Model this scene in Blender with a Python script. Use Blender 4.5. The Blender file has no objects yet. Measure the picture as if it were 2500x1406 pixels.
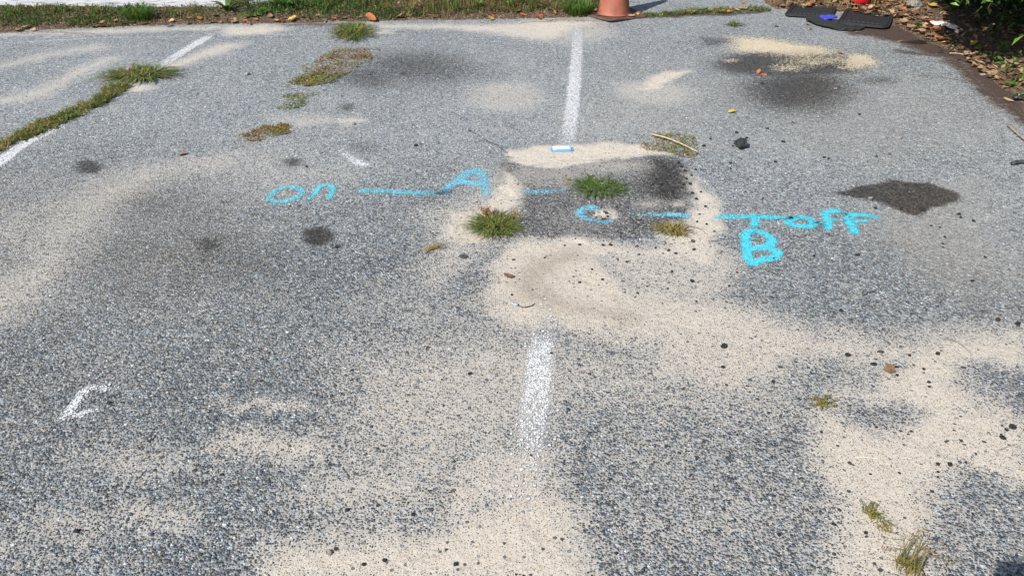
import bpy, bmesh, math, random
import numpy as np
from mathutils import Vector, Matrix
R = math.radians
sc = bpy.context.scene
col = sc.collection

# ------------------------------------------------------------------ camera, sky, sun, exposure
CAM_H, PITCH, FPX = 1.6, R(31.8), 1925.0          # eye height, tilt below the horizon, focal length in photo pixels
SUN_EL, SUN_AZ = R(42.0), R(43.0)                 # elevation; heading the shadows fall to, clockwise from +Y
cam = bpy.data.cameras.new('camera'); cam.sensor_width = 36; cam.lens = 36*FPX/2500
cam.clip_start = 0.005; cam.clip_end = 500
camo = bpy.data.objects.new('camera', cam); col.objects.link(camo)
camo.location = (0, 0, CAM_H); camo.rotation_euler = (math.pi/2-PITCH, 0, 0)
sc.camera = camo
w = bpy.data.worlds.new('World'); sc.world = w; w.use_nodes = True
wt = w.node_tree; bg = wt.nodes['Background']
sky = wt.nodes.new('ShaderNodeTexSky'); sky.sky_type = 'NISHITA'; sky.sun_disc = False
sky.sun_elevation = SUN_EL; sky.sun_rotation = SUN_AZ+math.pi
wt.links.new(sky.outputs[0], bg.inputs[0]); bg.inputs[1].default_value = 0.085
sl = bpy.data.lights.new('sun', 'SUN'); sl.energy = 4.6; sl.angle = R(0.5); sl.color = (1, .955, .89)
so = bpy.data.objects.new('sun', sl); col.objects.link(so)
SUN_DIR = Vector((math.sin(SUN_AZ)*math.cos(SUN_EL), math.cos(SUN_AZ)*math.cos(SUN_EL), -math.sin(SUN_EL)))
so.rotation_euler = SUN_DIR.to_track_quat('-Z', 'Y').to_euler(); so.location = (-6, -6, 9)
sc.view_settings.view_transform = 'Standard'; sc.view_settings.look = 'None'
sc.view_settings.gamma = 1; sc.view_settings.exposure = 0.58

# ------------------------------------------------------------------ helpers
FW = np.array((0, math.cos(PITCH), -math.sin(PITCH))); UPV = np.array((0, math.sin(PITCH), math.cos(PITCH)))
def ray(px, py): return FW+np.array((1, 0, 0))*(px-1250)/FPX-UPV*(py-703)/FPX
def gp(px, py, z=0.0):                            # a photo pixel as a point of the level z
    d = ray(px, py); t = (z-CAM_H)/d[2]; return np.array((d[0]*t, d[1]*t, z))
def at(px, py, Y):                                # a photo pixel as a point of the upright plane at distance Y
    d = ray(px, py); t = Y/d[1]; return np.array((d[0]*t, Y, CAM_H+d[2]*t))
def mpp(px, py): return float(CAM_H/-ray(px, py)[2])/FPX   # metres per photo pixel there
def tag(o, label=None, cat=None, group=None, kind=None):
    if label: o['label'] = label
    if cat: o['category'] = cat
    if group: o['group'] = group
    if kind: o['kind'] = kind
    return o
def link(name, me, mat=None, parent=None, loc=None, smooth=False):
    o = bpy.data.objects.new(name, me); col.objects.link(o)
    if mat:
        me.materials.clear(); me.materials.append(mat)
    if parent: o.parent = parent
    if loc is not None: o.location = loc
    if smooth: me.polygons.foreach_set('use_smooth', [True]*len(me.polygons))
    return o
def empty(name, loc, rz=0):
    o = bpy.data.objects.new(name, None); col.objects.link(o); o.empty_display_size = .05
    o.location = loc; o.rotation_euler = (0, 0, rz); return o
def mesh(name, v, f, attrs=None):
    me = bpy.data.meshes.new(name)
    me.from_pydata(np.asarray(v, dtype=np.float32).reshape(-1, 3).tolist() if len(v) < 200000 else np.asarray(v), [], f if isinstance(f, list) else f.tolist())
    me.update()
    for k, a in (attrs or {}).items():
        at_ = me.attributes.new(k, 'FLOAT', 'POINT'); at_.data.foreach_set('value', np.asarray(a, dtype=np.float32))
    return me
def bm_mesh(name, bm):
    me = bpy.data.meshes.new(name); bm.normal_update(); bm.to_mesh(me); bm.free(); return me
def sstep(a, b, x):
    t = np.clip((x-a)/(b-a), 0, 1); return t*t*(3-2*t)
_rl = np.random.RandomState(77).rand(256, 256)
def vnoise(x, y):
    xi = np.floor(x).astype(int); yi = np.floor(y).astype(int); fx = x-xi; fy = y-yi
    fx = fx*fx*(3-2*fx); fy = fy*fy*(3-2*fy)
    a = _rl[xi & 255, yi & 255]; b = _rl[(xi+1) & 255, yi & 255]; c = _rl[xi & 255, (yi+1) & 255]; d = _rl[(xi+1) & 255, (yi+1) & 255]
    return (a*(1-fx)+b*fx)*(1-fy)+(c*(1-fx)+d*fx)*fy
def fbm(x, y, o=4):
    s = 0; a = .5; t = 0
    for k in range(o):
        s = s+a*vnoise(x*2**k+13.7*k, y*2**k+7.1*k); t += a; a *= .5
    return s/t
def pdist(pts, X, Y):                             # distance to a polyline and the position along it
    best = np.full(X.shape, 1e9); along = np.zeros(X.shape); n = len(pts)-1
    for i in range(n):
        ax, ay = pts[i][:2]; bx, by = pts[i+1][:2]; dx, dy = bx-ax, by-ay; L = dx*dx+dy*dy+1e-12
        t = np.clip(((X-ax)*dx+(Y-ay)*dy)/L, 0, 1); d = np.hypot(X-ax-t*dx, Y-ay-t*dy)
        m = d < best; best = np.where(m, d, best); along = np.where(m, i+t, along)
    return best, along
def inside(pts, X, Y):
    r = np.zeros(X.shape, bool); n = len(pts)
    for i in range(n):
        ax, ay = pts[i][:2]; bx, by = pts[(i+1) % n][:2]
        c = ((ay > Y) != (by > Y)) & (X < (bx-ax)*(Y-ay)/((by-ay) if by != ay else 1e-9)+ax); r ^= c
    return r
def smooth_path(pts, n=8, closed=False):          # Catmull-Rom
    P = [np.array(p[:2], float) for p in pts]
    if closed: P = [P[-1]]+P+[P[0], P[1]]
    else: P = [2*P[0]-P[1]]+P+[2*P[-1]-P[-2]]
    out = []
    for i in range(1, len(P)-2):
        for k in range(n):
            t = k/n; a, b, c, d = P[i-1:i+3]
            out.append(.5*((2*b)+(c-a)*t+(2*a-5*b+4*c-d)*t*t+(3*b-a-3*c+d)*t**3))
    out.append(P[-2]); return out

# ------------------------------------------------------------------ node helpers and materials
class NT:
    def __init__(s, name):
        s.mat = bpy.data.materials.new(name); s.mat.use_nodes = True; s.t = s.mat.node_tree
        s.bsdf = s.t.nodes['Principled BSDF']; s.out = s.t.nodes['Material Output']
    def n(s, typ, **kw):
        x = s.t.nodes.new(typ)
        for k, v in kw.items(): setattr(x, k, v)
        return x
    def set(s, inp, v):
        if hasattr(v, 'is_linked') or isinstance(v, bpy.types.NodeSocket): s.t.links.new(v, inp)
        elif v is not None: inp.default_value = v
    def m(s, op, a, b=None, c=None, clamp=False):
        x = s.n('ShaderNodeMath', operation=op); x.use_clamp = clamp
        for i, v in enumerate((a, b, c)):
            if v is not None: s.set(x.inputs[i], v)
        return x.outputs[0]
    def mix(s, f, a, b, mode='MIX'):
        x = s.n('ShaderNodeMix', data_type='RGBA', blend_type=mode)
        s.set(x.inputs[0], f); s.set(x.inputs[6], a if not isinstance(a, tuple) else (*a, 1)[:4]); s.set(x.inputs[7], b if not isinstance(b, tuple) else (*b, 1)[:4])
        return x.outputs[2]
    def mapr(s, v, a, b, c=0., d=1., kind='SMOOTHSTEP'):
        x = s.n('ShaderNodeMapRange', interpolation_type=kind)
        for i, q in enumerate((v, a, b, c, d)): s.set(x.inputs[i], q)
        return x.outputs[0]
    def attr(s, name): return s.n('ShaderNodeAttribute', attribute_name=name).outputs['Fac']
    def ramp(s, v, stops, kind='LINEAR'):
        x = s.n('ShaderNodeValToRGB'); e = x.color_ramp; e.interpolation = kind
        while len(e.elements) < len(stops): e.elements.new(.5)
        for q, (p, c) in zip(e.elements, stops): q.position = p; q.color = (*c, 1)
        s.set(x.inputs[0], v); return x.outputs[0]
    def noise(s, vec, scale, detail=3, rough=.55, dim='2D'):
        x = s.n('ShaderNodeTexNoise', noise_dimensions=dim); s.set(x.inputs['Vector'], vec)
        x.inputs['Scale'].default_value = scale; x.inputs['Detail'].default_value = detail; x.inputs['Roughness'].default_value = rough
        return x
    def vor(s, vec, scale, rnd=1.0, dim='2D'):
        x = s.n('ShaderNodeTexVoronoi', voronoi_dimensions=dim); s.set(x.inputs['Vector'], vec)
        x.inputs['Scale'].default_value = scale; x.inputs['Randomness'].default_value = rnd; return x
    def sep(s, c):
        x = s.n('ShaderNodeSeparateColor'); s.set(x.inputs[0], c); return x.outputs
    def bump(s, h, dist, strength=1.0):
        x = s.n('ShaderNodeBump'); x.inputs['Strength'].default_value = strength; x.inputs['Distance'].default_value = dist
        s.set(x.inputs['Height'], h); s.set(s.bsdf.inputs['Normal'], x.outputs[0]); return x.outputs[0]

def stones(t):                                    # the aggregate of the tarmac: height and two random values per stone
    P = t.n('ShaderNodeNewGeometry').outputs['Position']
    wn = t.noise(P, 160, 1).outputs['Color']
    v1 = t.n('ShaderNodeVectorMath', operation='SCALE'); t.set(v1.inputs[0], wn); v1.inputs['Scale'].default_value = .0042
    v2 = t.n('ShaderNodeVectorMath', operation='ADD'); t.set(v2.inputs[0], P); t.set(v2.inputs[1], v1.outputs[0])
    Q = v2.outputs[0]
    A = t.vor(Q, 138); B = t.vor(Q, 265); C = t.vor(Q, 62)
    ra = t.sep(A.outputs['Color']); rb = t.sep(B.outputs['Color']); rc = t.sep(C.outputs['Color'])
    hA = t.m('MULTIPLY', t.m('SUBTRACT', 1.0, t.m('MULTIPLY', A.outputs['Distance'], 1.15), clamp=True), t.m('MULTIPLY_ADD', ra[0], .6, .4))
    hB = t.m('MULTIPLY', t.m('SUBTRACT', 1.0, t.m('MULTIPLY', B.outputs['Distance'], 1.2), clamp=True), t.m('MULTIPLY_ADD', rb[0], .4, .25))
    hC = t.m('MULTIPLY', t.m('SUBTRACT', 1.0, t.m('MULTIPLY', C.outputs['Distance'], 2.1), clamp=True), t.m('GREATER_THAN', rc[0], .93))
    useA = t.m('GREATER_THAN', hA, hB)
    H = t.m('MAXIMUM', hA, hB)
    r = t.m('ADD', t.m('MULTIPLY', useA, ra[1]), t.m('MULTIPLY', t.m('SUBTRACT', 1.0, useA), rb[1]))
    useC = t.m('GREATER_THAN', hC, .12)
    r = t.m('ADD', t.m('MULTIPLY', useC, rc[1]), t.m('MULTIPLY', t.m('SUBTRACT', 1.0, useC), r))
    H = t.m('MAXIMUM', H, t.m('MINIMUM', t.m('MULTIPLY', hC, 1.8), .95))
    return P, H, r, ra[2], rb[2], rb[0], B.outputs['Distance']

def make_ground():
    t = NT('worn_tarmac')
    P, H, r, r2, r3, r4, bd = stones(t)
    sand, stain, patch, soil = (t.attr(k) for k in ('sand', 'stain', 'patch', 'soil'))
    chip, damp, dust, crack = (t.attr(k) for k in ('chip', 'damp', 'dust', 'crack'))
    n1 = t.noise(P, 9, 4).outputs['Fac']; n2 = t.noise(P, 34, 4, .65).outputs['Fac']; n3 = t.noise(P, 420, 2).outputs['Fac']; n4 = t.noise(P, 2.2, 4).outputs['Fac']
    # stone colour: mostly mid blue greys, some dark, some nearly white
    g = t.ramp(r, [(0, (.038, .045, .051)), (.30, (.090, .106, .119)), (.60, (.165, .191, .208)), (.82, (.27, .302, .322)), (.95, (.40, .425, .435)), (1, (.60, .61, .60))])
    g = t.mix(t.mapr(r2, .86, .9), g, (.19, .17, .145)); g = t.mix(t.mapr(r2, .06, .03), g, (.10, .12, .17))
    pst = t.ramp(r, [(0, (.018, .018, .020)), (.5, (.060, .062, .065)), (.82, (.15, .15, .15)), (1, (.46, .45, .43))])
    g = t.mix(patch, g, pst)
    gr = t.vor(P, 47); grn = t.noise(P, 46, 3, .75).outputs['Fac']
    gm = t.m('ADD', t.m('MULTIPLY_ADD', t.sep(gr.outputs['Color'])[0], .46, .80), t.m('MULTIPLY_ADD', grn, 1.5, -.75))
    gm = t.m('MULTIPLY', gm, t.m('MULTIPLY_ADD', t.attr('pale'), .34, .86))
    gx_ = t.n('ShaderNodeCombineXYZ'); [t.set(gx_.inputs[i_], gm) for i_ in range(3)]
    g = t.mix(1.0, g, gx_.outputs[0], 'MULTIPLY')
    # dusty film that blurs the aggregate on the far, trafficked part
    g = t.mix(t.m('MULTIPLY', dust, .55), g, (.36, .325, .275))
    fines = t.mix(t.m('MULTIPLY', sand, 1.25, clamp=True), (.305, .332, .342), (.61, .55, .462))
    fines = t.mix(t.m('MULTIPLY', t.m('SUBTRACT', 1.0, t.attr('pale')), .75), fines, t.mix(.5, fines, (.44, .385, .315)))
    fines = t.mix(t.m('MULTIPLY', t.mapr(n1, .35, .7), .6), fines, t.mix(.5, fines, (.53, .485, .43)))
    fines = t.mix(t.m('MULTIPLY', patch, t.m('SUBTRACT', 1.0, t.m('MULTIPLY', sand, 1.3, clamp=True))), fines, (.20, .198, .195))
    fines = t.mix(t.mapr(n3, .3, .75), fines, t.mix(.34, fines, (.19, .165, .14)))
    # level of the loose fines between and over the stones
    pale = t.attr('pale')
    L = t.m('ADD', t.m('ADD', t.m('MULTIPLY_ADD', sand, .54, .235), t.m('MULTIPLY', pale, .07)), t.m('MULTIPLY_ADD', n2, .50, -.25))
    L = t.m('ADD', L, t.m('MULTIPLY_ADD', n4, .22, -.11))
    L = t.m('ADD', L, t.m('MULTIPLY', patch, .02))
    bs = t.m('MULTIPLY', t.m('LESS_THAN', bd, t.m('MULTIPLY_ADD', r2, .22, .18)), t.m('GREATER_THAN', r4, .66))
    fines = t.mix(bs, fines, t.ramp(r3, [(0, (.06, .06, .06)), (.45, (.17, .16, .15)), (.75, (.30, .27, .23)), (.8, (.70, .66, .60))]))
    fill = t.mapr(t.m('SUBTRACT', L, H), -.05, .07)
    c = t.mix(fill, g, fines)
    # pale wood chips and straw
    cn = t.vor(P, 150); cr = t.sep(cn.outputs['Color'])
    cm = t.mapr(t.m('ADD', t.m('MULTIPLY', chip, 1.2), t.m('ADD', t.m('MULTIPLY_ADD', cr[0], .9, -.45), t.m('MULTIPLY_ADD', n2, .7, -.35))), .46, .60)
    c = t.mix(cm, c, t.mix(cr[1], (.50, .42, .29), (.68, .60, .45)))
    # humus washed from the bank
    sm = t.mapr(t.m('ADD', soil, t.m('ADD', t.m('MULTIPLY_ADD', n2, .9, -.45), t.m('MULTIPLY_ADD', r3, .5, -.25))), .38, .66)
    sc_ = t.ramp(t.m('ADD', t.m('MULTIPLY', n3, .6), t.m('MULTIPLY', r3, .4)), [(.2, (.035, .022, .017)), (.6, (.085, .055, .041)), (.9, (.20, .145, .11))])
    c = t.mix(sm, c, sc_)
    # oil and damp: dark, slightly glossier
    sn = t.m('MULTIPLY', t.mapr(t.m('ADD', stain, t.m('ADD', t.m('MULTIPLY_ADD', n2, 1.0, -.5), t.m('MULTIPLY_ADD', r3, .55, -.27))), .16, .74), t.m('SUBTRACT', 1.0, t.m('MULTIPLY', cm, .75)))
    dk = t.mix(1.0, c, t.mix(t.mapr(r2, .3, .95), (.105, .088, .072), (.32, .27, .22)), 'MULTIPLY')
    c = t.mix(t.m('MULTIPLY', sn, .95), c, dk)
    c = t.mix(t.m('MULTIPLY', damp, .8), c, t.mix(1.0, c, (.44, .405, .36), 'MULTIPLY'))
    ck = t.mapr(t.m('ADD', crack, t.m('MULTIPLY_ADD', n2, .8, -.4)), .3, .6)
    c = t.mix(t.m('MULTIPLY', ck, .85), c, (.03, .027, .024))
    t.set(t.bsdf.inputs['Base Color'], c)
    t.set(t.bsdf.inputs['Roughness'], t.m('MULTIPLY_ADD', sn, -.3, .82)); t.bsdf.inputs['Specular IOR Level'].default_value = .32
    h = t.m('MAXIMUM', H, L); h = t.m('ADD', h, t.m('MULTIPLY', n3, .16)); h = t.m('ADD', h, t.m('MULTIPLY', t.m('MULTIPLY', bs, fill), .25)); h = t.m('ADD', h, t.m('MULTIPLY', n1, .8))
    h = t.m('SUBTRACT', h, t.m('MULTIPLY', ck, .8)); h = t.m('ADD', h, t.m('MULTIPLY', cm, .35))
    t.bump(h, .0085, .95)
    return t.mat

def make_paint(name, c0, c1, need=.0):
    t = NT(name); P, H, r, r2, r3, r4, bd = stones(t); cov = t.attr('cover')
    n2 = t.noise(P, 40, 3, .6).outputs['Fac']; n3 = t.noise(P, 330, 2).outputs['Fac']
    k = t.m('ADD', t.m('MULTIPLY', cov, .8), t.m('ADD', t.m('MULTIPLY_ADD', H, 1.1, -.62), t.m('ADD', t.m('MULTIPLY_ADD', n2, .6, -.3), t.m('MULTIPLY_ADD', r2, .4, -.2))))
    a = t.m('MULTIPLY', t.mapr(k, .34+need, .66+need), t.mapr(cov, .02, .12))
    c = t.mix(t.mapr(n3, .35, .75), c0, c1)
    t.set(t.bsdf.inputs['Base Color'], c); t.bsdf.inputs['Roughness'].default_value = .7; t.bsdf.inputs['Specular IOR Level'].default_value = .25
    t.set(t.bsdf.inputs['Alpha'], a)
    t.bump(H, .006, .8)
    return t.mat

def plain(name, c, rough=.7, c2=None, scale=20, bump=0, spec=.4, lo=.35, hi=.7, metal=0):
    t = NT(name); tc = t.n('ShaderNodeTexCoord').outputs['Object']
    n = t.noise(tc, scale, 4, .6, '3D').outputs['Fac']
    t.set(t.bsdf.inputs['Base Color'], t.mix(t.mapr(n, lo, hi), c, c2 or tuple(x*.7 for x in c)))
    t.bsdf.inputs['Roughness'].default_value = rough; t.bsdf.inputs['Specular IOR Level'].default_value = spec; t.bsdf.inputs['Metallic'].default_value = metal
    if bump: t.bump(n, bump)
    return t.mat

def foliage(name, stops, trans=.35, rough=.55):
    t = NT(name); c = t.ramp(t.attr('tint'), stops)
    P = t.n('ShaderNodeNewGeometry').outputs['Position']
    c = t.mix(t.mapr(t.noise(P, 45, 2, dim='3D').outputs['Fac'], .3, .7), c, t.mix(1., c, (.72, .72, .66), 'MULTIPLY'))
    t.set(t.bsdf.inputs['Base Color'], c); t.bsdf.inputs['Roughness'].default_value = rough; t.bsdf.inputs['Specular IOR Level'].default_value = .3
    tr = t.n('ShaderNodeBsdfTranslucent'); t.set(tr.inputs[0], c)
    mx = t.n('ShaderNodeMixShader'); mx.inputs[0].default_value = trans
    t.t.links.new(t.bsdf.outputs[0], mx.inputs[1]); t.t.links.new(tr.outputs[0], mx.inputs[2]); t.t.links.new(mx.outputs[0], t.out.inputs[0])
    return t.mat

M = {}
M['ground'] = make_ground()
M['white'] = make_paint('worn_white_road_paint', (.70, .71, .72), (.50, .51, .52))
M['blue'] = make_paint('turquoise_spray_paint', (.065, .60, .74), (.10, .50, .62))
M['bluefade'] = make_paint('faded_blue_spray_paint', (.15, .52, .68), (.22, .50, .62), .02)
M['bluemid'] = make_paint('dusty_turquoise_spray_paint', (.105, .58, .71), (.17, .52, .63))
M['pink'] = make_paint('pinkish_chalk_paint', (.80, .66, .60), (.72, .58, .52), .05)
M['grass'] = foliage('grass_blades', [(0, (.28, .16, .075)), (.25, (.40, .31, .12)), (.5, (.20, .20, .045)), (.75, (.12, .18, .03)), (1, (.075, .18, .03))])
M['vgrass'] = foliage('shaded_verge_grass', [(0, (.17, .10, .05)), (.25, (.26, .20, .08)), (.5, (.12, .125, .03)), (.75, (.07, .115, .02)), (1, (.045, .12, .02))])  # grass colours darkened to carry the shadows among the verge blades
M['weed'] = foliage('creeping_weed_leaves', [(0, (.30, .125, .055)), (.3, (.28, .19, .06)), (.6, (.25, .235, .05)), (1, (.135, .18, .045))], .3)
M['leaf'] = foliage('broad_green_leaves', [(0, (.06, .12, .02)), (.5, (.09, .19, .035)), (1, (.17, .30, .06))], .3, .42)
M['shrub'] = foliage('shrub_leaves', [(0, (.010, .025, .006)), (.5, (.028, .072, .013)), (.8, (.045, .11, .018)), (1, (.13, .27, .04))], .16, .4)  # dark stops carry the shade of the crown, the last a sunlit green
M['dry'] = foliage('dry_fallen_leaves', [(0, (.12, .065, .04)), (.3, (.25, .15, .09)), (.5, (.42, .28, .17)), (.7, (.50, .36, .22)), (.85, (.42, .15, .06)), (1, (.62, .42, .09))], .15, .7)
M['soil'] = None
def make_soil():
    t = NT('verge_soil'); P = t.n('ShaderNodeNewGeometry').outputs['Position']
    n = t.noise(P, 60, 5, .7, '3D').outputs['Fac']; v = t.vor(P, 90, dim='3D'); vr = t.sep(v.outputs['Color'])
    c = t.ramp(n, [(.25, (.05, .033, .023)), (.5, (.12, .082, .056)), (.75, (.24, .175, .12))])
    c = t.mix(t.m('GREATER_THAN', vr[0], .86), c, t.mix(vr[1], (.42, .33, .24), (.22, .12, .07)))
    t.set(t.bsdf.inputs['Base Color'], c); t.bsdf.inputs['Roughness'].default_value = .95; t.bsdf.inputs['Specular IOR Level'].default_value = .1
    t.bump(t.m('ADD', n, t.m('MULTIPLY', v.outputs['Distance'], -.6)), .02); return t.mat
M['soil'] = make_soil()
M['stem'] = plain('brown_bark', (.10, .075, .05), .85, (.05, .035, .025), 60, .004)
M['straw'] = plain('dry_straw', (.58, .44, .25), .6, (.42, .30, .16), 60)
M['twig'] = plain('grey_twig_bark', (.30, .26, .22), .85, (.16, .13, .11), 90, .002)

# ------------------------------------------------------------------ the ground sheet
def axis(a, b, da, db, far):
    out = [a]; x = a
    while x < b:
        x += da+(db-da)*(x-a)/(b-a); out.append(x)
    st = db; hi = []
    y = out[-1]
    while y < far: st *= 1.35; y += st; hi.append(y)
    lo = []; y = a; st = da
    while y > -far: st *= 1.35; y -= st; lo.append(y)
    return np.array(lo[::-1]+out+hi)
gx = axis(-5.2, 5.2, .0105, .0105, 90); gy = axis(1.05, 8.2, .008, .017, 120)
GX, GY = np.meshgrid(gx, gy); sh = GX.shape
X0, Y0 = GX.ravel(), GY.ravel()
wx = X0+.13*(fbm(X0*4, Y0*4)-.5)+.07*(fbm(X0*14+9, Y0*14, 3)-.5)
wy = Y0+.15*(fbm(X0*4+40, Y0*4+20)-.5)+.09*(fbm(X0*14+60, Y0*14+9, 3)-.5)
sx_, sy_ = X0+.030*(fbm(X0*16, Y0*16, 3)-.5), Y0+.045*(fbm(X0*16+9, Y0*16, 3)-.5)
lx, ly = wx, wy
mk = {k: np.zeros(X0.shape) for k in ('sand', 'stain', 'patch', 'soil', 'chip', 'damp', 'dust', 'crack', 'pale')}
mk['pale'] = np.clip(sstep(2.3, 4.2, Y0+.25*X0)+.5*(fbm(X0*1.1, Y0*1.1)-.5), 0, 1)  # far lot lightened, standing for sunlit stone faces at the grazing view
def sel(pts, pad):
    p = np.array([q[:2] for q in pts]); a = p.min(0)-pad; b = p.max(0)+pad
    return np.where((wx > a[0]) & (wx < b[0]) & (wy > a[1]) & (wy < b[1]))[0]
def put(key, i, m, op='max'):
    if op == 'max': mk[key][i] = np.maximum(mk[key][i], m)
    elif op == 'sub': mk[key][i] = mk[key][i]*(1-m)
    else: mk[key][i] += m
def blob(key, px, v=1., soft=.05, op='max'):
    pts = [gp(*p) for p in px]; i = sel(pts, soft*2)
    d, _ = pdist(pts+[pts[0]], wx[i], wy[i]); d = np.where(inside(pts, wx[i], wy[i]), -d, d)
    put(key, i, v*sstep(soft, -soft, d), op)
def ell(key, cx, cy, rx, ry, v=1., soft=.05, op='max', rot=0):
    ca, sa = math.cos(rot), math.sin(rot)
    blob(key, [(cx+rx*math.cos(a)*ca-ry*math.sin(a)*sa, cy+rx*math.cos(a)*sa+ry*math.sin(a)*ca) for a in np.linspace(0, 2*math.pi, 22)[:-1]], v, soft, op)
def streak(key, px, hw, v=1., soft=.04, op='max'):
    pts = [gp(*p) for p in px]; i = sel(pts, hw+soft*2)
    d, _ = pdist(smooth_path(pts, 5), wx[i], wy[i]); put(key, i, v*sstep(hw+soft, hw-soft, d), op)

# sand drifted over the tarmac
blob('sand', [(1230,392),(1255,364),(1345,347),(1450,343),(1560,352),(1625,378),(1560,388),(1460,398),(1385,412),(1300,406),(1262,396)], 1.0, .05)
blob('sand', [(1225,400),(1252,440),(1275,478),(1275,530),(1255,570),(1140,600),(1090,570),(1110,520),(1180,505),(1205,460)], .85, .07)
blob('sand', [(1040,520),(1180,440),(1230,400),(1240,590),(1090,700),(1030,660),(1040,600)], .42, .15)
blob('sand', [(1668,415),(1705,450),(1742,490),(1752,560),(1720,600),(1640,600),(1600,565),(1678,545),(1692,490)], .95, .05)
blob('sand', [(1250,598),(1400,590),(1560,600),(1700,580),(1745,600),(1720,640),(1560,622),(1480,640),(1520,700),(1560,760),(1500,820),(1400,830),(1350,800),(1250,790),(1185,730),(1215,660)], .95, .10)
blob('sand', [(1450,640),(1545,700),(1650,705),(1780,725),(1900,770),(1960,830),(1850,860),(1700,870),(1560,850),(1400,840),(1340,790)], .74, .14)
blob('sand', [(1480,600),(1750,590),(1780,680),(1720,730),(1560,720),(1480,660)], .52, .08)
blob('sand', [(1700,760),(1900,770),(2000,810),(2200,830),(2350,815),(2500,795),(2500,885),(2350,905),(2200,885),(2000,895),(1800,960),(1560,950),(1560,860)], .66, .14)
blob('sand', [(2300,830),(2520,800),(2520,880),(2380,890),(2350,960),(2420,1000),(2520,1010),(2520,1150),(2350,1180),(2255,1220),(2250,1320),(2300,1420),(2060,1420),(2035,1300),(2010,1200),(1950,1130),(1965,1060),(1990,1010),(2080,960),(2160,900)], .82, .10)
ell('sand', 2160, 1012, 105, 42, .85, .06, 'sub'); ell('sand', 2440, 935, 80, 45, .7, .06, 'sub')
blob('sand', [(640,1430),(715,1325),(850,1285),(1000,1300),(1150,1265),(1250,1180),(1330,1180),(1400,1260),(1440,1430)], .88, .10)
blob('sand', [(1100,1120),(1240,1060),(1380,1100),(1350,1250),(1200,1290),(1050,1300)], .62, .10)
blob('sand', [(830,860),(1250,800),(1600,860),(1900,880),(1980,960),(1900,1040),(1400,1000),(1250,1180),(1000,1240),(850,1100)], .44, .24)
ell('sand', 640, 985, 110, 22, .5, .05); ell('sand', 640, 1095, 160, 36, .55, .07); ell('sand', 390, 1262, 130, 30, .42, .06); ell('sand', 150, 1290, 120, 40, .3, .08)
ell('sand', 900, 1190, 180, 60, .38, .1); ell('sand', 330, 1120, 160, 50, .25, .09)
streak('sand', [(520,398),(400,415),(300,460),(200,545),(90,650),(-60,780)], .13, .40, .20)
streak('sand', [(-60,560),(150,560),(260,480)], .16, .2, .18)
streak('sand', [(250,150),(200,178),(130,205),(60,240)], .06, .6, .14); streak('sand', [(230,116),(140,130),(60,148),(0,165)], .05, .5, .14)
streak('sand', [(560,115),(510,132),(455,150)], .07, .8, .14); streak('sand', [(430,158),(390,166)], .06, .8, .08); streak('sand', [(-20,250),(40,240)], .06, .5, .08)
blob('sand', [(540,66),(640,64),(700,72),(600,84),(560,86)], .78, .10)
blob('sand', [(-40,84),(130,76),(300,69),(440,66),(540,64),(540,72),(380,78),(200,82),(-40,92)], .62, .10)
blob('sand', [(900,58),(1000,62),(1180,58),(1440,48),(1470,56),(1410,70),(1390,88),(1330,98),(1240,90),(1180,76),(1060,72),(940,70)], .74, .12)
ell('sand', 900, 78, 60, 7, .7, .08); ell('sand', 1380, 80, 130, 25, .35, .2)
blob('sand', [(1575,190),(1640,176),(1690,171),(1655,192),(1610,212),(1565,228)], .9, .06); ell('sand', 1600, 230, 90, 28, .35, .12)
ell('sand', 1240, 240, 90, 40, .34, .14); ell('sand', 862, 293, 34, 8, .55, .06); ell('sand', 740, 290, 90, 12, .34, .10); ell('sand', 330, 215, 30, 12, .8, .05)
ell('sand', 1500, 300, 180, 50, .16, .3); ell('sand', 640, 420, 300, 60, .16, .3); ell('sand', 1000, 760, 150, 60, .22, .2)
ell('sand', 1468, 528, 26, 13, .9, .03)
blob('sand', [(1360,960),(2000,960),(2050,1200),(2080,1420),(1420,1420),(1350,1200)], .17, .2); ell('sand', 2400, 1300, 160, 120, .14, .15)
blob('dust', [(2150,470),(2400,440),(2460,560),(2470,700),(2350,730),(2180,620),(2100,560)], .8, .2)
ell('dust', 2150, 300, 300, 90, .45, .4); ell('dust', 1650, 250, 260, 90, .35, .4); ell('dust', 250, 560, 330, 160, .35, .4)
wx, wy = sx_, sy_
# the newer tarmac patch
blob('patch', [(1268,412),(1350,398),(1480,388),(1600,378),(1655,390),(1685,430),(1690,480),(1672,538),(1590,576),(1480,592),(1380,588),(1292,576),(1274,530),(1272,482),(1212,455),(1222,402),(1240,384)], 1., .025)
ell('sand', 1330, 430, 120, 30, .36, .12); ell('sand', 1480, 408, 130, 18, .42, .10); ell('sand', 1590, 500, 40, 10, .5, .05); ell('sand', 1655, 500, 18, 9, .7, .03)
ell('sand', 1420, 545, 90, 26, .18, .12)
blob('stain', [(1590,388),(1650,400),(1680,440),(1675,480),(1620,500),(1570,470)], .80, .10)
ell('stain', 1240, 408, 26, 18, .35, .05)
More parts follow.
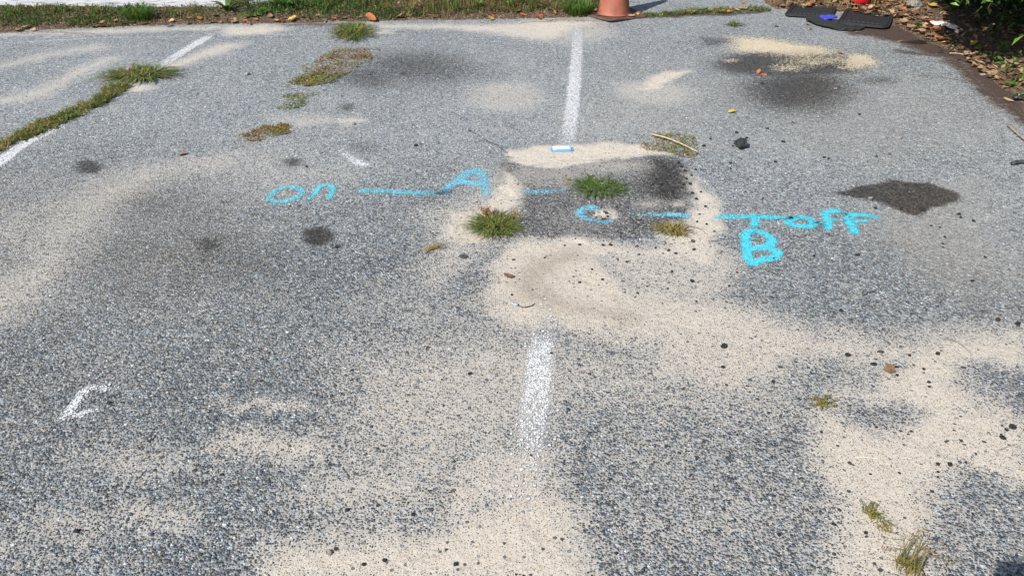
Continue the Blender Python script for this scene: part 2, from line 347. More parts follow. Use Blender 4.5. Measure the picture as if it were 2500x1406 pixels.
# oil and dirt
blob('stain', [(2045,474),(2090,458),(2180,442),(2265,447),(2330,470),(2346,486),(2300,500),(2262,507),(2240,527),(2208,515),(2150,492),(2090,480)], 1.3, .045)
ell('stain', 775, 577, 40, 23, 1.0, .035); ell('stain', 510, 597, 36, 17, .85, .07); ell('stain', 215, 409, 34, 17, .85, .06); ell('stain', 716, 396, 26, 11, .75, .05)
ell('stain', 885, 360, 34, 14, .42, .08); ell('stain', 850, 262, 24, 9, .6, .06); ell('stain', 340, 495, 14, 4, .6, .03); ell('stain', 822, 603, 9, 5, .9, .015)
ell('stain', 1020, 165, 150, 42, .62, .4); ell('stain', 900, 190, 90, 30, .6, .25); ell('stain', 985, 180, 14, 4, .9, .04)
ell('stain', 1925, 158, 180, 32, 1.0, .20); ell('stain', 1950, 222, 125, 50, .92, .32); ell('stain', 1830, 148, 66, 16, .9, .15); ell('stain', 2045, 160, 55, 18, .85, .14); ell('stain', 2005, 268, 70, 24, .55, .3); ell('stain', 2140, 197, 55, 10, .6, .14)
ell('stain', 480, 640, 240, 80, .42, .35); ell('stain', 380, 500, 120, 45, .36, .28); ell('stain', 620, 760, 200, 70, .18, .3); ell('stain', 100, 950, 260, 200, .2, .4)
blob('stain', [(1706,90),(1790,95),(1776,108),(1722,113)], .5, .04)
ell('stain', 1000, 500, 120, 40, .15, .2); ell('stain', 2180, 620, 200, 60, .15, .3)
wx, wy = sx_, sy_; streak('damp', [(1400,622),(1340,640),(1300,672),(1300,715),(1350,735)], .045, .7, .08); streak('damp', [(1320,690),(1360,740),(1440,755),(1530,775)], .035, .6, .08); streak('damp', [(1260,735),(1300,728),(1340,745)], .03, .3, .05); wx, wy = lx, ly
wx, wy = lx, ly
# pale chips over the oil
blob('chip', [(1780,92),(1880,95),(1990,110),(2040,130),(1960,138),(1860,128),(1800,125)], .88, .16); ell('chip', 2095, 152, 48, 16, .9, .10); ell('chip', 1925, 165, 44, 9, .66, .10); ell('chip', 1780, 147, 20, 4, .55, .05); ell('chip', 1990, 146, 80, 12, .62, .14)
# humus along the bank
blob('soil', [(2060,70),(2120,88),(2190,108),(2230,128),(2330,150),(2390,215),(2430,255),(2520,300),(2520,230),(2420,130),(2300,80),(2180,55)], .95, .14)
streak('soil', [(2090,80),(2160,88),(2250,112)], .08, .9, .10); streak('soil', [(2200,128),(2300,140)], .05, .85, .08); streak('soil', [(2330,150),(2400,215),(2470,268),(2520,310)], .08, .85, .10); streak('soil', [(2260,186),(2370,198)], .03, .6, .06)
blob('soil', [(1560,34),(1700,30),(1880,24),(1880,32),(1700,40),(1560,46)], .75, .05); ell('soil', 1400, 52, 90, 6, .5, .08); ell('soil', 800, 62, 120, 5, .6, .06); ell('soil', 100, 80, 160, 5, .5, .05)
ell('stain', 2230, 102, 28, 4, .9, .03)
wx, wy = sx_, sy_; streak('crack', [(720,700),(800,672),(880,650),(960,622),(1045,602)], .005, .60, .011); streak('crack', [(1148,318),(1190,343),(1240,372)], .008, .66, .012)
mk['sand'] += .17*(fbm(X0*2.2, Y0*2.2)-.5)
Z0 = -.012*sstep(.09, .0, np.hypot(X0-gp(1468, 528)[0], (Y0-gp(1468, 528)[1])*.8))+mk['patch']*(.006+.010*(fbm(X0*22, Y0*22, 3)-.4)*sstep(.6, .95, X0))
def gz(A, B):                                     # height of the tarmac
    A = np.asarray(A, float); B = np.asarray(B, float); i = np.clip(np.searchsorted(gx, A), 1, len(gx)-1); j = np.clip(np.searchsorted(gy, B), 1, len(gy)-1); Zg = Z0.reshape(sh)
    fx = (A-gx[i-1])/(gx[i]-gx[i-1]); fy = (B-gy[j-1])/(gy[j]-gy[j-1])
    return (Zg[j-1, i-1]*(1-fx)+Zg[j-1, i]*fx)*(1-fy)+(Zg[j, i-1]*(1-fx)+Zg[j, i]*fx)*fy
ii = np.arange(sh[0]*sh[1]).reshape(sh)
F = np.stack([ii[:-1, :-1].ravel(), ii[:-1, 1:].ravel(), ii[1:, 1:].ravel(), ii[1:, :-1].ravel()], 1)
me = bpy.data.meshes.new('tarmac')
me.vertices.add(len(X0)); me.vertices.foreach_set('co', np.stack([X0, Y0, Z0], 1).ravel().astype(np.float32))
me.loops.add(F.size); me.loops.foreach_set('vertex_index', F.ravel().astype(np.int32))
me.polygons.add(len(F)); me.polygons.foreach_set('loop_start', np.arange(0, F.size, 4, dtype=np.int32))
me.update(calc_edges=True)
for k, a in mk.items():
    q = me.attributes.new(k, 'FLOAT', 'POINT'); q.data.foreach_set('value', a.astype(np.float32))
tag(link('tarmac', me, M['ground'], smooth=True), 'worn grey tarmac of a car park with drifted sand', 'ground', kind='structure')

# ------------------------------------------------------------------ soil of the verge and the bank
SH = []
def soil_sheet(name, px_edge, beyond, label, amp):
    edge = [gp(*p)[:2] for p in px_edge]; poly = edge+beyond
    p = np.array(poly); a, b = p.min(0), p.max(0); st = .035
    xs = np.arange(a[0]-.1, b[0]+.1, st); ys = np.arange(a[1]-.1, b[1]+.1, st); A, B = np.meshgrid(xs, ys); s = A.shape; A = A.ravel(); B = B.ravel()
    d, _ = pdist(poly+[poly[0]], A+.08*(fbm(A*7, B*7)-.5), B+.08*(fbm(A*7+5, B*7)-.5)); d = np.where(inside(poly, A, B), d, -d)
    z = np.where(d > 0, amp*sstep(0, .5, d)+.006, -.02)+.022*(fbm(A*9, B*9)-.45)*sstep(0, .2, d)-.012*sstep(.06, 0, d)
    i = np.arange(len(A)).reshape(s); f = np.stack([i[:-1, :-1].ravel(), i[:-1, 1:].ravel(), i[1:, 1:].ravel(), i[1:, :-1].ravel()], 1)
    f = f[(d[f] > -.05).any(1)]
    me = mesh(name, np.stack([A, B, z], 1), f)
    tag(link(name, me, M['soil'], smooth=True), label, 'ground', kind='structure')
    SH.append((poly, amp))
def soil_h(A, B):                                 # height of the ground or soil at a place
    A = np.atleast_1d(np.asarray(A, float)); B = np.atleast_1d(np.asarray(B, float)); z = gz(A, B)
    for poly, amp in SH:
        d, _ = pdist(poly+[poly[0]], A, B); d = np.where(inside(poly, A, B), d, -d)
        z = np.where(d > .05, np.maximum(z, amp*sstep(0, .5, d)+.006+.022*(fbm(A*9, B*9)-.45)*sstep(0, .2, d)), z)
    return z
V_EDGE = [(-420,90),(-200,88),(0,82),(130,74),(300,67),(550,60),(700,60),(900,54),(1200,50),(1430,44),(1475,38),(1500,20),(1510,-20)]
B_EDGE = [(1850,-40),(1862,8),(1895,26),(1990,24),(2060,32),(2175,60),(2240,98),(2330,132),(2385,168),(2432,212),(2500,252),(2700,345),(2900,500)]
soil_sheet('verge_soil', V_EDGE, [np.array((1.3, 16.)), np.array((-16, 16.)), np.array((-16, 6.2))], 'brown soil of the weedy verge along the fence', .035)
soil_sheet('bank_soil', B_EDGE, [np.array((14., 2.0)), np.array((14, 16.)), np.array((2.9, 16.))], 'dark soil under the leaf litter and shrub', .06)

# ------------------------------------------------------------------ plants
rng = np.random.RandomState(5); random.seed(5)
def blades(p, h, lean, head, wid, tint, droop=.15):          # tapered, bent grass blades: 5 vertices, 3 triangles each
    n = len(p); dx, dy = np.cos(head), np.sin(head); sx, sy = -dy*wid/2, dx*wid/2; z0 = np.zeros(n)
    def P(f, g, s): return np.stack([p[:, 0]+dx*lean*g+sx*s, p[:, 1]+dy*lean*g+sy*s, p[:, 2]+h*f], 1)
    v = np.stack([P(0, 0, 1), P(0, 0, -1), P(.80, .42, .8), P(.80, .42, -.8), P(1.-droop, 1., 0)], 1).reshape(-1, 3)
    b = (np.arange(n)*5)[:, None]; f = np.concatenate([b+[0, 1, 3], b+[0, 3, 2], b+[2, 3, 4]], 0)
    return v, f, np.repeat(tint, 5)
def leaflets(p, size, tint, up=.5, ratio=.5):     # small folded leaves with random headings
    n = len(p); a = rng.rand(n)*6.283; e = rng.normal(0, up, n); r = rng.normal(0, up, n)
    u = np.stack([np.cos(a)*np.cos(e), np.sin(a)*np.cos(e), np.sin(e)], 1); s = np.stack([-np.sin(a), np.cos(a), r], 1); s /= np.linalg.norm(s, axis=1)[:, None]
    nn = np.cross(u, s); L = size[:, None]; W = L*ratio
    v = np.stack([p-u*L*.5, p+s*W*.5+nn*L*.08, p+u*L*.5-nn*L*.10, p-s*W*.5+nn*L*.08, p-nn*L*.02], 1).reshape(-1, 3)
    b = (np.arange(n)*5)[:, None]; f = np.concatenate([b+[0, 4, 1], b+[4, 2, 1], b+[0, 3, 4], b+[4, 3, 2]], 0)
    return v, f, np.repeat(tint, 5)
def join(*parts):
    v, f, t, o = [], [], [], 0
    for a, b, c in parts: v.append(a); f.append(b+o); t.append(c); o += len(a)
    return np.concatenate(v), np.concatenate(f), np.concatenate(t)
def plant(name, loc, geo, mat, label=None, cat=None, group=None, kind=None, parent=None):
    v, f, t = geo
    o = link(name, mesh(name, v, f, {'tint': t}), mat, parent, loc); return tag(o, label, cat, group, kind)
def tuft_geo(n, rx, ry, hgt, lean, tint, wid=.004, flat=0.):
    a = rng.rand(n)*6.283; r = np.sqrt(rng.rand(n)); p = np.stack([np.cos(a)*r*rx*.62, np.sin(a)*r*ry*.62, np.zeros(n)], 1)*(.75+.5*fbm(np.cos(a)*2+rx*90, np.sin(a)*2+ry*70))[:, None]
    hd = np.arctan2(p[:, 1]/ry, p[:, 0]/rx)+rng.normal(0, .6, n)+rng.normal(0, 1.6, n)*(r < .6); L = (.55+.6*rng.rand(n))
    k = np.hypot(np.cos(hd)*rx, np.sin(hd)*ry)
    return blades(p, hgt*L*(1-.55*r*flat)+.004, np.abs(lean*k*L*(.40+.50*r))+.01, hd, wid*(.7+.6*rng.rand(n)), np.clip(rng.normal(tint[0], tint[1], n), 0, 1), .25+.6*rng.rand(n)*np.clip(flat*1.4, 0, 1))
def sample_poly(px, n, wv=.4, gap=0.):
    pts = [gp(*q)[:2] for q in px]; P_ = np.array(pts); a, b = P_.min(0), P_.max(0); out = np.zeros((0, 2))
    while len(out) < n:
        q = a+(b-a)*rng.rand(n*2, 2); q = q[inside(pts, q[:, 0]+wv*.16*(fbm(q[:, 0]*7, q[:, 1]*7)-.5), q[:, 1]+wv*.34*(fbm(q[:, 0]*7+4, q[:, 1]*7)-.5)) & (fbm(q[:, 0]*13+2, q[:, 1]*13, 3) > gap*rng.rand(len(q))+.1)]; out = np.concatenate([out, q])
    return out[:n]

# --- distinct grass tufts
TUFTS = [  # px, py, half width px, half depth m, blades, height, spread, tint, label, category
 (862,84,52,.24,380,.065,1.1,(.66,.28),'bushy olive green grass clump on the tarmac edge, at the near side of the verge','grass tuft'),
 (1460,463,58,.10,300,.028,1.3,(.84,.16),'bright green flat grass clump in the middle of the dark tarmac patch','grass tuft'),
 (1207,558,58,.10,480,.042,1.2,(.62,.27),'tall green and straw coloured grass clump on sand left of the dark patch','grass tuft'),
 (1642,566,40,.055,190,.036,1.1,(.36,.12),'small yellowish grass tuft on sand right of the dark patch','grass tuft'),
 (1792,62,22,.08,60,.03,1.2,(.7,.2),'small green grass tuft on tarmac in front of the weedy crack','grass tuft'),
 (342,186,78,.17,400,.045,1.2,(.6,.28),'wide grass clump at the upper end of the white line covered with weeds','grass tuft'),
]
for px, py, hw, hd, n, h, le, ti, lab, cat in TUFTS:
    m_ = mpp(px, py); plant('grass_tuft' if 'grass' in cat else 'weed', gp(px, py), tuft_geo(n, hw*m_, hd, h, le, ti, .0075 if py < 300 else .0042, .5), M['grass'], lab, cat)
# brown seed heads behind the left clump of the patch
def sprig(name, px, py, n, h, spread, tint, leaf, mat, label, cat, stemt=.2):
    s = blades(np.zeros((n, 3))+rng.normal(0, .006, (n, 3))*[1, 1, 0], h*(.6+.5*rng.rand(n)), spread*rng.rand(n), rng.rand(n)*6.283, np.full(n, .0026), np.full(n, stemt))
    tips = s[0].reshape(n, 5, 3); k = 9; f = rng.rand(n, k, 1)*.75+.25
    q = (tips[:, None, 2]*(1-f)+tips[:, None, 4]*f).reshape(-1, 3)+rng.normal(0, leaf*.5, (n*k, 3))
    q[:, 2] = np.abs(q[:, 2])
    l = leaflets(q, np.full(n*k, leaf)*(.6+.8*rng.rand(n*k)), np.clip(rng.normal(tint[0], tint[1], n*k), 0, 1), .7)
    return plant(name, gp(px, py), join(s, l), mat, label, cat)
sprig('weed', 1188, 532, 16, .05, .07, (.1, .1), .011, M['weed'], 'withered reddish weed behind the grass clump left of the dark patch', 'weed')
sprig('weed', 1255, 545, 12, .06, .05, (.3, .15), .009, M['weed'], 'brown seeding weed leaning over the right side of the left grass clump', 'weed')
sprig('grass_tuft', 2010, 988, 26, .016, .045, (.75, .3), .007, M['weed'], 'tiny low grass tuft on sand, in the lower right', 'grass tuft', .45)
sprig('weed', 2128, 1258, 22, .02, .06, (.75, .2), .0075, M['weed'], 'sparse olive weed on sand just above the tall dry stems', 'weed', .45)
sprig('weed', 2158, 1290, 9, .012, .03, (.6, .2), .006, M['weed'], 'very small olive weed between the sparse weed and the tall stems', 'weed', .45)
# tall dry stems at the bottom right
bx = blades(rng.normal(0, .014, (46, 3))*[1, 1, 0], .03+.115*rng.rand(46)**1.4, .012+.075*rng.rand(46), rng.rand(46)*6.283, np.full(46, .0026), np.clip(rng.normal(.33, .12, 46), 0, 1))
bl = leaflets(np.stack([rng.normal(0, .014, 70), rng.normal(0, .012, 70), .005+.035*rng.rand(70)], 1), .012+.008*rng.rand(70), np.clip(rng.normal(.45, .15, 70), 0, 1), 1.)
tips = bx[0].reshape(46, 5, 3)[:, 4]; tips = tips[tips[:, 2] > .06]
sd = leaflets(np.repeat(tips, 6, 0)+rng.normal(0, .005, (len(tips)*6, 3)), np.full(len(tips)*6, .008), np.full(len(tips)*6, .12), 1.)
plant('dry_weed', gp(2218, 1392), join(bx, bl, sd), M['grass'], 'tall dry seeding weed with upright stems at the bottom right of the lot', 'weed')
n = 34; plant('dry_grass', gp(1042, 611), blades(rng.normal(0, .008, (n, 3))*[1, 1, 0], .006+.014*rng.rand(n), .05+.06*rng.rand(n), rng.normal(.55, .25, n), np.full(n, .003), np.full(n, .22)), M['grass'], 'flat wisp of straw coloured dead grass lying at the end of the crack', 'dead grass')
n = 7; plant('grass_runner', gp(1392, 448), blades(np.zeros((n, 3))+rng.normal(0, .004, (n, 3))*[1, 1, 0], .012+.03*rng.rand(n), .05+.05*rng.rand(n), 2.6+rng.normal(0, .5, n), np.full(n, .003), np.full(n, .3)), M['grass'], 'thin brown grass runner left of the bright green grass clump', 'dead grass')

# --- weeds in the crack along the left line, as clumps one can tell apart
CR = [((0,384),(0,346),(60,318),(110,296),(120,318),(60,345)), ((112,300),(180,262),(216,246),(232,262),(180,292),(124,318)), ((218,250),(262,212),(300,206),(316,216),(270,246),(232,264))]
LB = ['dark green and brown weed clump in the crack at the left frame edge', 'olive weed clump in the crack, between its two neighbours beside the white line', 'low olive weed clump in the crack just below the wide grass clump']
for poly, lab in zip(CR, LB):
    q = sample_poly(poly, 900, 1., .75); c = q.mean(0); q3 = np.concatenate([q-c, np.zeros((900, 1))], 1); tn = fbm(q[:, 0]*6, q[:, 1]*6)
    g1 = blades(q3[:620], .010+.026*rng.rand(620), .02+.05*rng.rand(620), rng.rand(620)*6.283, .0045+.002*rng.rand(620), np.clip(tn[:620]*1.3-.10+rng.normal(0, .14, 620), 0, 1))
    q3[620:, 2] = .006+.02*rng.rand(280)
    g2 = leaflets(q3[620:], .014+.01*rng.rand(280), np.clip(rng.normal(.4, .2, 280), 0, 1), .5)
    plant('crack_weeds', (c[0], c[1], 0), join(g1, g2), M['grass'], lab, 'weeds', 'weed clumps along the crack by the left line')
# --- flat creeping weeds
CW = [([(740,165),(800,128),(870,120),(930,122),(905,142),(860,170),(800,190),(745,190)],1800,.013,.035,(.30,.18),'upper creeping weed mat turning red, left of the dark smudge'),
      ([(696,216),(722,188),(800,184),(858,176),(846,190),(790,204),(740,216)],1300,.013,.035,(.66,.14),'yellow green creeping weed mat just in front of the reddish one'),
      ([(660,270),(700,236),(772,228),(770,244),(728,272),(690,268)],420,.012,.02,(.85,.12),'sparse grey green creeping weed, third mat counted from the verge'),
      ([(584,348),(588,324),(690,304),(724,304),(704,324),(640,342)],1150,.011,.022,(.38,.12),'brownish creeping weed mat, the one nearest the camera in its row'),
      ([(1560,350),(1600,342),(1640,328),(1672,338),(1702,352),(1690,372),(1655,390),(1625,372),(1590,362)],900,.011,.02,(.55,.2),'olive creeping weed mat under the straw at the patch corner')]
for px, n, s, h, ti, lab in CW:
    q = sample_poly(px, n, 1., .7); c = q.mean(0); k = fbm(q[:, 0]*9, q[:, 1]*9)
    p = np.concatenate([q-c, (.003+h*rng.rand(n)*k)[:, None]], 1)
    plant('creeping_weed', (c[0], c[1], 0), leaflets(p, s*(.6+.9*rng.rand(n)), np.clip(ti[0]+1.3*(k-.5)+rng.normal(0, ti[1], n), 0, 1), .45, .6), M['weed'], lab, 'creeping weed', 'creeping weed mats on the tarmac')

# --- verge: uncountable grass and ground cover
def verge_pts(n, x0, x1, y0, y1, dens=.5):
    out = np.zeros((0, 2)); poly, amp = SH[0]
    while len(out) < n:
        q = np.stack([x0+(x1-x0)*rng.rand(n), y0+(y1-y0)*rng.rand(n)], 1); d, _ = pdist(poly+[poly[0]], q[:, 0], q[:, 1])
        q = q[inside(poly, q[:, 0], q[:, 1]) & (d+.5*(fbm(q[:, 0]*2.6, q[:, 1]*2.6)-.5) > .05+.12*rng.rand(n)) & (fbm(q[:, 0]*3.2+8, q[:, 1]*3.2) > dens*rng.rand(n)+.12)]; out = np.concatenate([out, q])
    return out[:n]
q = verge_pts(22000, -7.2, 1.35, 6.1, 8.3, .62); n = len(q); zz = soil_h(q[:, 0], q[:, 1]); tn = fbm(q[:, 0]*1.7+3, q[:, 1]*1.7); ta = fbm(q[:, 0]*2.3+31, q[:, 1]*2.3)
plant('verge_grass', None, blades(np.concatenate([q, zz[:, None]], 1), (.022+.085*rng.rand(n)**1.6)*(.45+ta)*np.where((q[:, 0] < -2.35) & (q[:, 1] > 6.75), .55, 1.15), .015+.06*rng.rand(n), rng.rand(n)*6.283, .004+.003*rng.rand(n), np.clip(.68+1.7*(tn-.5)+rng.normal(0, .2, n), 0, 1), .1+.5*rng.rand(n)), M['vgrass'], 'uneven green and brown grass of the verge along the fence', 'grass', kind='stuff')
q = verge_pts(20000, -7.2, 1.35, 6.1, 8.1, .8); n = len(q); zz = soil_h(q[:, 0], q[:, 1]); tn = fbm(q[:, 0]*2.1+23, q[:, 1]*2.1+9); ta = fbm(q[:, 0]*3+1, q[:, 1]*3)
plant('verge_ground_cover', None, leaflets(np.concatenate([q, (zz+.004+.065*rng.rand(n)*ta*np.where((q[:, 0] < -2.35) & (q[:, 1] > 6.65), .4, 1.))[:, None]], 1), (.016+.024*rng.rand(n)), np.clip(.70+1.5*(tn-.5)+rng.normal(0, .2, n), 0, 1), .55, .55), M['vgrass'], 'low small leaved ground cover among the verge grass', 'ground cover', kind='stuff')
q = np.concatenate([sample_poly([(1570,34),(1700,27),(1870,18),(1885,28),(1720,36),(1575,44)], 1000), sample_poly([(1575,38),(1700,28),(1820,22),(1720,38)], 300)]); n = len(q); ta = fbm(q[:, 0]*5, q[:, 1]*5)
plant('crack_grass', None, join(blades(np.concatenate([q, np.zeros((n, 1))], 1), .01+.05*rng.rand(n)*ta, .02+.04*rng.rand(n), rng.rand(n)*6.283, .004+.003*rng.rand(n), np.clip(rng.normal(.68, .2, n), 0, 1))), M['grass'], 'line of short grass in the joint right of the cone', 'grass', kind='stuff')
poly = SH[1][0]
def bank_pts(n, x0, x1, y0, y1, dmin=0., dmax=9.):
    out = np.zeros((0, 2))
    while len(out) < n:
        q = np.stack([x0+(x1-x0)*rng.rand(n), y0+(y1-y0)*rng.rand(n)], 1); d, _ = pdist(poly+[poly[0]], q[:, 0], q[:, 1]); q = q[inside(poly, q[:, 0], q[:, 1]) & (d > dmin) & (d < dmax)]; out = np.concatenate([out, q])
    return out[:n]
q = bank_pts(700, 2.2, 3.5, 7.15, 8.4); n = len(q)
plant('dry_verge_grass', None, blades(np.concatenate([q, soil_h(q[:, 0], q[:, 1])[:, None]], 1), .05+.16*rng.rand(n), .02+.08*rng.rand(n), rng.rand(n)*6.283, np.full(n, .004), np.clip(rng.normal(.27, .14, n), 0, 1)), M['grass'], 'thin dry grass stalks behind the rubber mats', 'grass', kind='stuff')
q = bank_pts(300, 2.9, 3.6, 4.2, 5.9, .10, .6); n = len(q); tn = fbm(q[:, 0]*4, q[:, 1]*4)
plant('bank_ground_cover', None, join(leaflets(np.concatenate([q, (soil_h(q[:, 0], q[:, 1])+.01+.06*rng.rand(n))[:, None]], 1), .025+.03*rng.rand(n), np.clip(.35+.9*(tn-.4)+rng.normal(0, .2, n), 0, 1), .5, .55)), M['leaf'], 'small green leafy ground cover at the foot of the shrub', 'ground cover', kind='stuff')

# --- single plants of the verge
def broad_leaf(n, L, W, lift):                    # rosette of long leaves as one mesh: folded, arching blades
    vs, fs, ts = [], [], []; o = 0
    for k in range(n):
        a = 6.283*k/n+rng.normal(0, .2); el = lift*(.75+.4*rng.rand()); l = L*(.7+.45*rng.rand()); w_ = W*(.8+.4*rng.rand()); tt = rng.rand(); S = 7
        for i in range(S+1):
            t = i/S; r = l*t*math.cos(el)*(1+.25*t); z = l*math.sin(el)*t*(1.15-.55*t*t); ww = w_*math.sin(math.pi*min(1, .08+t*.92))**.8*.5
            c, s = math.cos(a), math.sin(a)
            vs += [(c*r-s*ww, s*r+c*ww, z+ww*.45), (c*r, s*r, z), (c*r+s*ww, s*r-c*ww, z+ww*.45)]; ts += [tt]*3
        for i in range(S):
            b = o+i*3; fs += [[b, b+1, b+4], [b, b+4, b+3], [b+1, b+2, b+5], [b+1, b+5, b+4]]
        o += (S+1)*3
    return np.array(vs), np.array(fs), np.array(ts)
for px, py, n, L, W, li, lab in [(556,38,11,.17,.035,.85,'broad leaved green rosette in front of the white board end'), (702,30,12,.18,.036,.8,'broad leaved green rosette right of the white post'),
     (1240,30,7,.13,.026,1.1,'upright broad leaved weed left of the grey post'), (1172,28,6,.10,.03,1.0,'pale broad leaved weed among the verge grass, left of a similar upright one'), (612,46,6,.09,.03,.3,'low dark leaved weed between the two green rosettes')]:
    c = gp(px, py); plant('broadleaf_weed', (c[0], c[1], float(soil_h(c[0], c[1])[0])), broad_leaf(n, L, W, li), M['leaf'], lab, 'weed', 'broad leaved weeds on the verge')
for px, py, lab in [(1412,38,'bright green tall grass clump left of the traffic cone'), (345,52,'dark green grass clump in front of the white board')]:
    c = gp(px, py); plant('grass_tuft', (c[0], c[1], float(soil_h(c[0], c[1])[0])), tuft_geo(220, .16, .14, .15, 1.0, (.9, .1), .007, .3), M['grass'], lab, 'grass tuft')
def stemmed(px, py, h, n, tint, leaf, lab, name='stemmed_weed', mat='grass'):
    c = gp(px, py); nS = 9
    s = blades(np.zeros((nS, 3))+rng.normal(0, .012, (nS, 3))*[1, 1, 0], h*(.7+.4*rng.rand(nS)), .02+.06*rng.rand(nS), rng.rand(nS)*6.283, np.full(nS, .004), np.full(nS, .35))
    b = s[0].reshape(nS, 5, 3); k = rng.randint(0, nS, n); f = rng.rand(n, 1)
    q = b[k, 0]*(1-f)+b[k, 4]*f+rng.normal(0, .012, (n, 3)); q[:, 2] = np.abs(q[:, 2])
    plant(name, (c[0], c[1], float(soil_h(c[0], c[1])[0])), join(s, leaflets(q, leaf*(.6+.7*rng.rand(n)), np.clip(rng.normal(tint, .15, n), 0, 1), .8, .35)), M[mat], lab, 'weed')
vg = random.Random(3)
for k_, (px_, lab_) in enumerate([(40,'leafy weed at the far left end of the verge'),(150,'dark leafy weed below the middle of the white board'),(240,'pale weed beside the dark grass clump at the white board'),(430,'small leafy weed left of the dense olive weed'),(800,'leafy weed behind the bushy grass clump on the tarmac edge'),(890,'tall thin weed right of the bushy grass clump'),(950,'olive weed left of the orange leaved weed'),(1300,'dark leafy weed between upright broad leaf and grey post'),(1440,'dark weed in the shade beside the cone')]):
    stemmed(px_, [50, 42, 46, 48, 34, 26, 34, 30, 30][k_], [.06, .06, .07, .07, .11, .14, .11, .12, .09][k_], 110, [.8, .95, .6, .85, .7, .55, .65, .95, 1.][k_], [.024, .03, .02, .022, .024, .018, .022, .028, .03][k_], lab_)
stemmed(1003, 40, .14, 70, .30, .03, 'weed with orange and yellow leaves in the middle of the verge')
stemmed(1108, 34, .13, 140, .9, .018, 'pale green small leaved weed in the middle of the verge', mat='leaf')
stemmed(470, 40, .10, 150, .6, .014, 'dense olive weed hiding the bottom of the white board')
stemmed(1030, 30, .12, 90, .05, .016, 'brown withered weed right of the orange leaved one', mat='weed')
stemmed(640, 42, .07, 200, .95, .02, 'dark green leafy weed right of the white post foot', mat='leaf')
for px, py, s, lab in [(2466,215,.09,'light green seedling at the edge of the humus, right of the yellow leaf'), (2492,236,.08,'light green seedling at the right frame edge beside the black plastic'), (2402,172,.07,'small green seedling below the dark hollow of the shrub'), (2330,118,.06,'tiny seedling beside the white paper scrap'), (2240,70,.07,'green sprig in the leaf litter left of the shrub')]:
    c = gp(px, py); plant('seedling', (c[0], c[1], float(soil_h(c[0], c[1])[0])), join(broad_leaf(6, s*.7, s*.28, .5), broad_leaf(4, s*.5, s*.24, 1.0)), M['leaf'], lab, 'seedling', 'seedlings along the bank')

# --- the shrub: stems, and a leafy crown that overhangs the bank
sh_root = tag(empty('shrub', (4.6, 5.9, 0)), 'large dark green shrub overhanging the bank with a black hollow below', 'shrub')
def shrub_leaves(n, box, lo, size, shell=None):
    p = np.zeros((0, 3))
    while len(p) < n:
        q = np.stack([box[i]+(box[i+1]-box[i])*rng.rand(n) for i in (0, 2, 4)], 1)
        edge = 3.36-.70*q[:, 2]+.34*(fbm(q[:, 1]*1.6, q[:, 2]*2+5)-.5)+.34*np.maximum(0, q[:, 1]+.75*q[:, 2]-6.1); front = 5.58-.74*q[:, 2]+.3*(fbm(q[:, 0]*1.9, q[:, 2]*2)-.5)
        under = lo+.26*(fbm(q[:, 0]*2.1, q[:, 1]*2.1)-.5)-.5*np.maximum(0, q[:, 0]-3.75)
        q = q[(q[:, 0] > edge) & (q[:, 1] > front) & (q[:, 2] > under) & (q[:, 2] < 1.75+.5*fbm(q[:, 0]*2, q[:, 1]*2)) & (fbm(q[:, 0]*4+q[:, 2]*3, q[:, 1]*4) > .25)]; p = np.concatenate([p, q])
    p = p[:n]; return leaflets(p-np.array((4.6, 5.9, 0)), size*(.6+.7*rng.rand(n)), np.clip(rng.normal(.42, .2, n), 0, .85), .6, .45)
def tube(path, radii, seg=7):
    vs, fs = [], []
    for i, p in enumerate(path):
        d = np.array(path[min(i+1, len(path)-1)])-np.array(path[max(i-1, 0)]); d = d/np.linalg.norm(d); u = np.cross(d, (0.13, .2, 1) if abs(d[2]) < .9 else (1, .1, 0)); u /= np.linalg.norm(u); w_ = np.cross(d, u)
        for k in range(seg):
            a = 6.283*k/seg; vs.append(np.array(p)+radii[i]*(math.cos(a)*u+math.sin(a)*w_))
    for i in range(len(path)-1):
        for k in range(seg): fs.append([i*seg+k, i*seg+(k+1) % seg, (i+1)*seg+(k+1) % seg, (i+1)*seg+k])
    fs.append(list(range(seg))[::-1]); fs.append([len(vs)-seg+k for k in range(seg)]); return vs, fs
def tubes(ts):
    v, f = [], []
    for a, b in ts:
        o = len(v); v += [tuple(q) for q in a]; f += [[i+o for i in q] for q in b]
    return v, f
for k in range(7):
    a = k*.9; x, y = .25*math.cos(a), .25*math.sin(a); p = [np.array((x, y, -.03))]
    for i in range(6): p.append(p[-1]+np.array((math.cos(a)*.16+rng.normal(0, .05), math.sin(a)*.16+rng.normal(0, .05), .24)))
    v, f = tube(p, [.025*(1-.12*i) for i in range(7)]); link('stem', mesh('stem', v, f), M['stem'], sh_root, smooth=True)
# drooping sprays below the crown; sunlit brightness is put into their tint
o0 = np.array((4.6, 5.9, 0)); low = []
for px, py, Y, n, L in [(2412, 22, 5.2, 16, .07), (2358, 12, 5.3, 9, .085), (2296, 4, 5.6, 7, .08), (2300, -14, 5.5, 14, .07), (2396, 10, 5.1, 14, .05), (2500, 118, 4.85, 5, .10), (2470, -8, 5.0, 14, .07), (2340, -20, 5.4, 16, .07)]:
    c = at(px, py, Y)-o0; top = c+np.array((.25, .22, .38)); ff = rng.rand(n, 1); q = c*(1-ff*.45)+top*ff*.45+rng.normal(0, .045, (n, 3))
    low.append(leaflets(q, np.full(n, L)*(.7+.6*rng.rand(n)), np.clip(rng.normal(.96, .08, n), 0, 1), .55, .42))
    v, f = tube([top, (top+c)/2+np.array((0, 0, .04)), c], [.005, .004, .003], 5); link('twig', mesh('twig', v, f), M['stem'], sh_root)
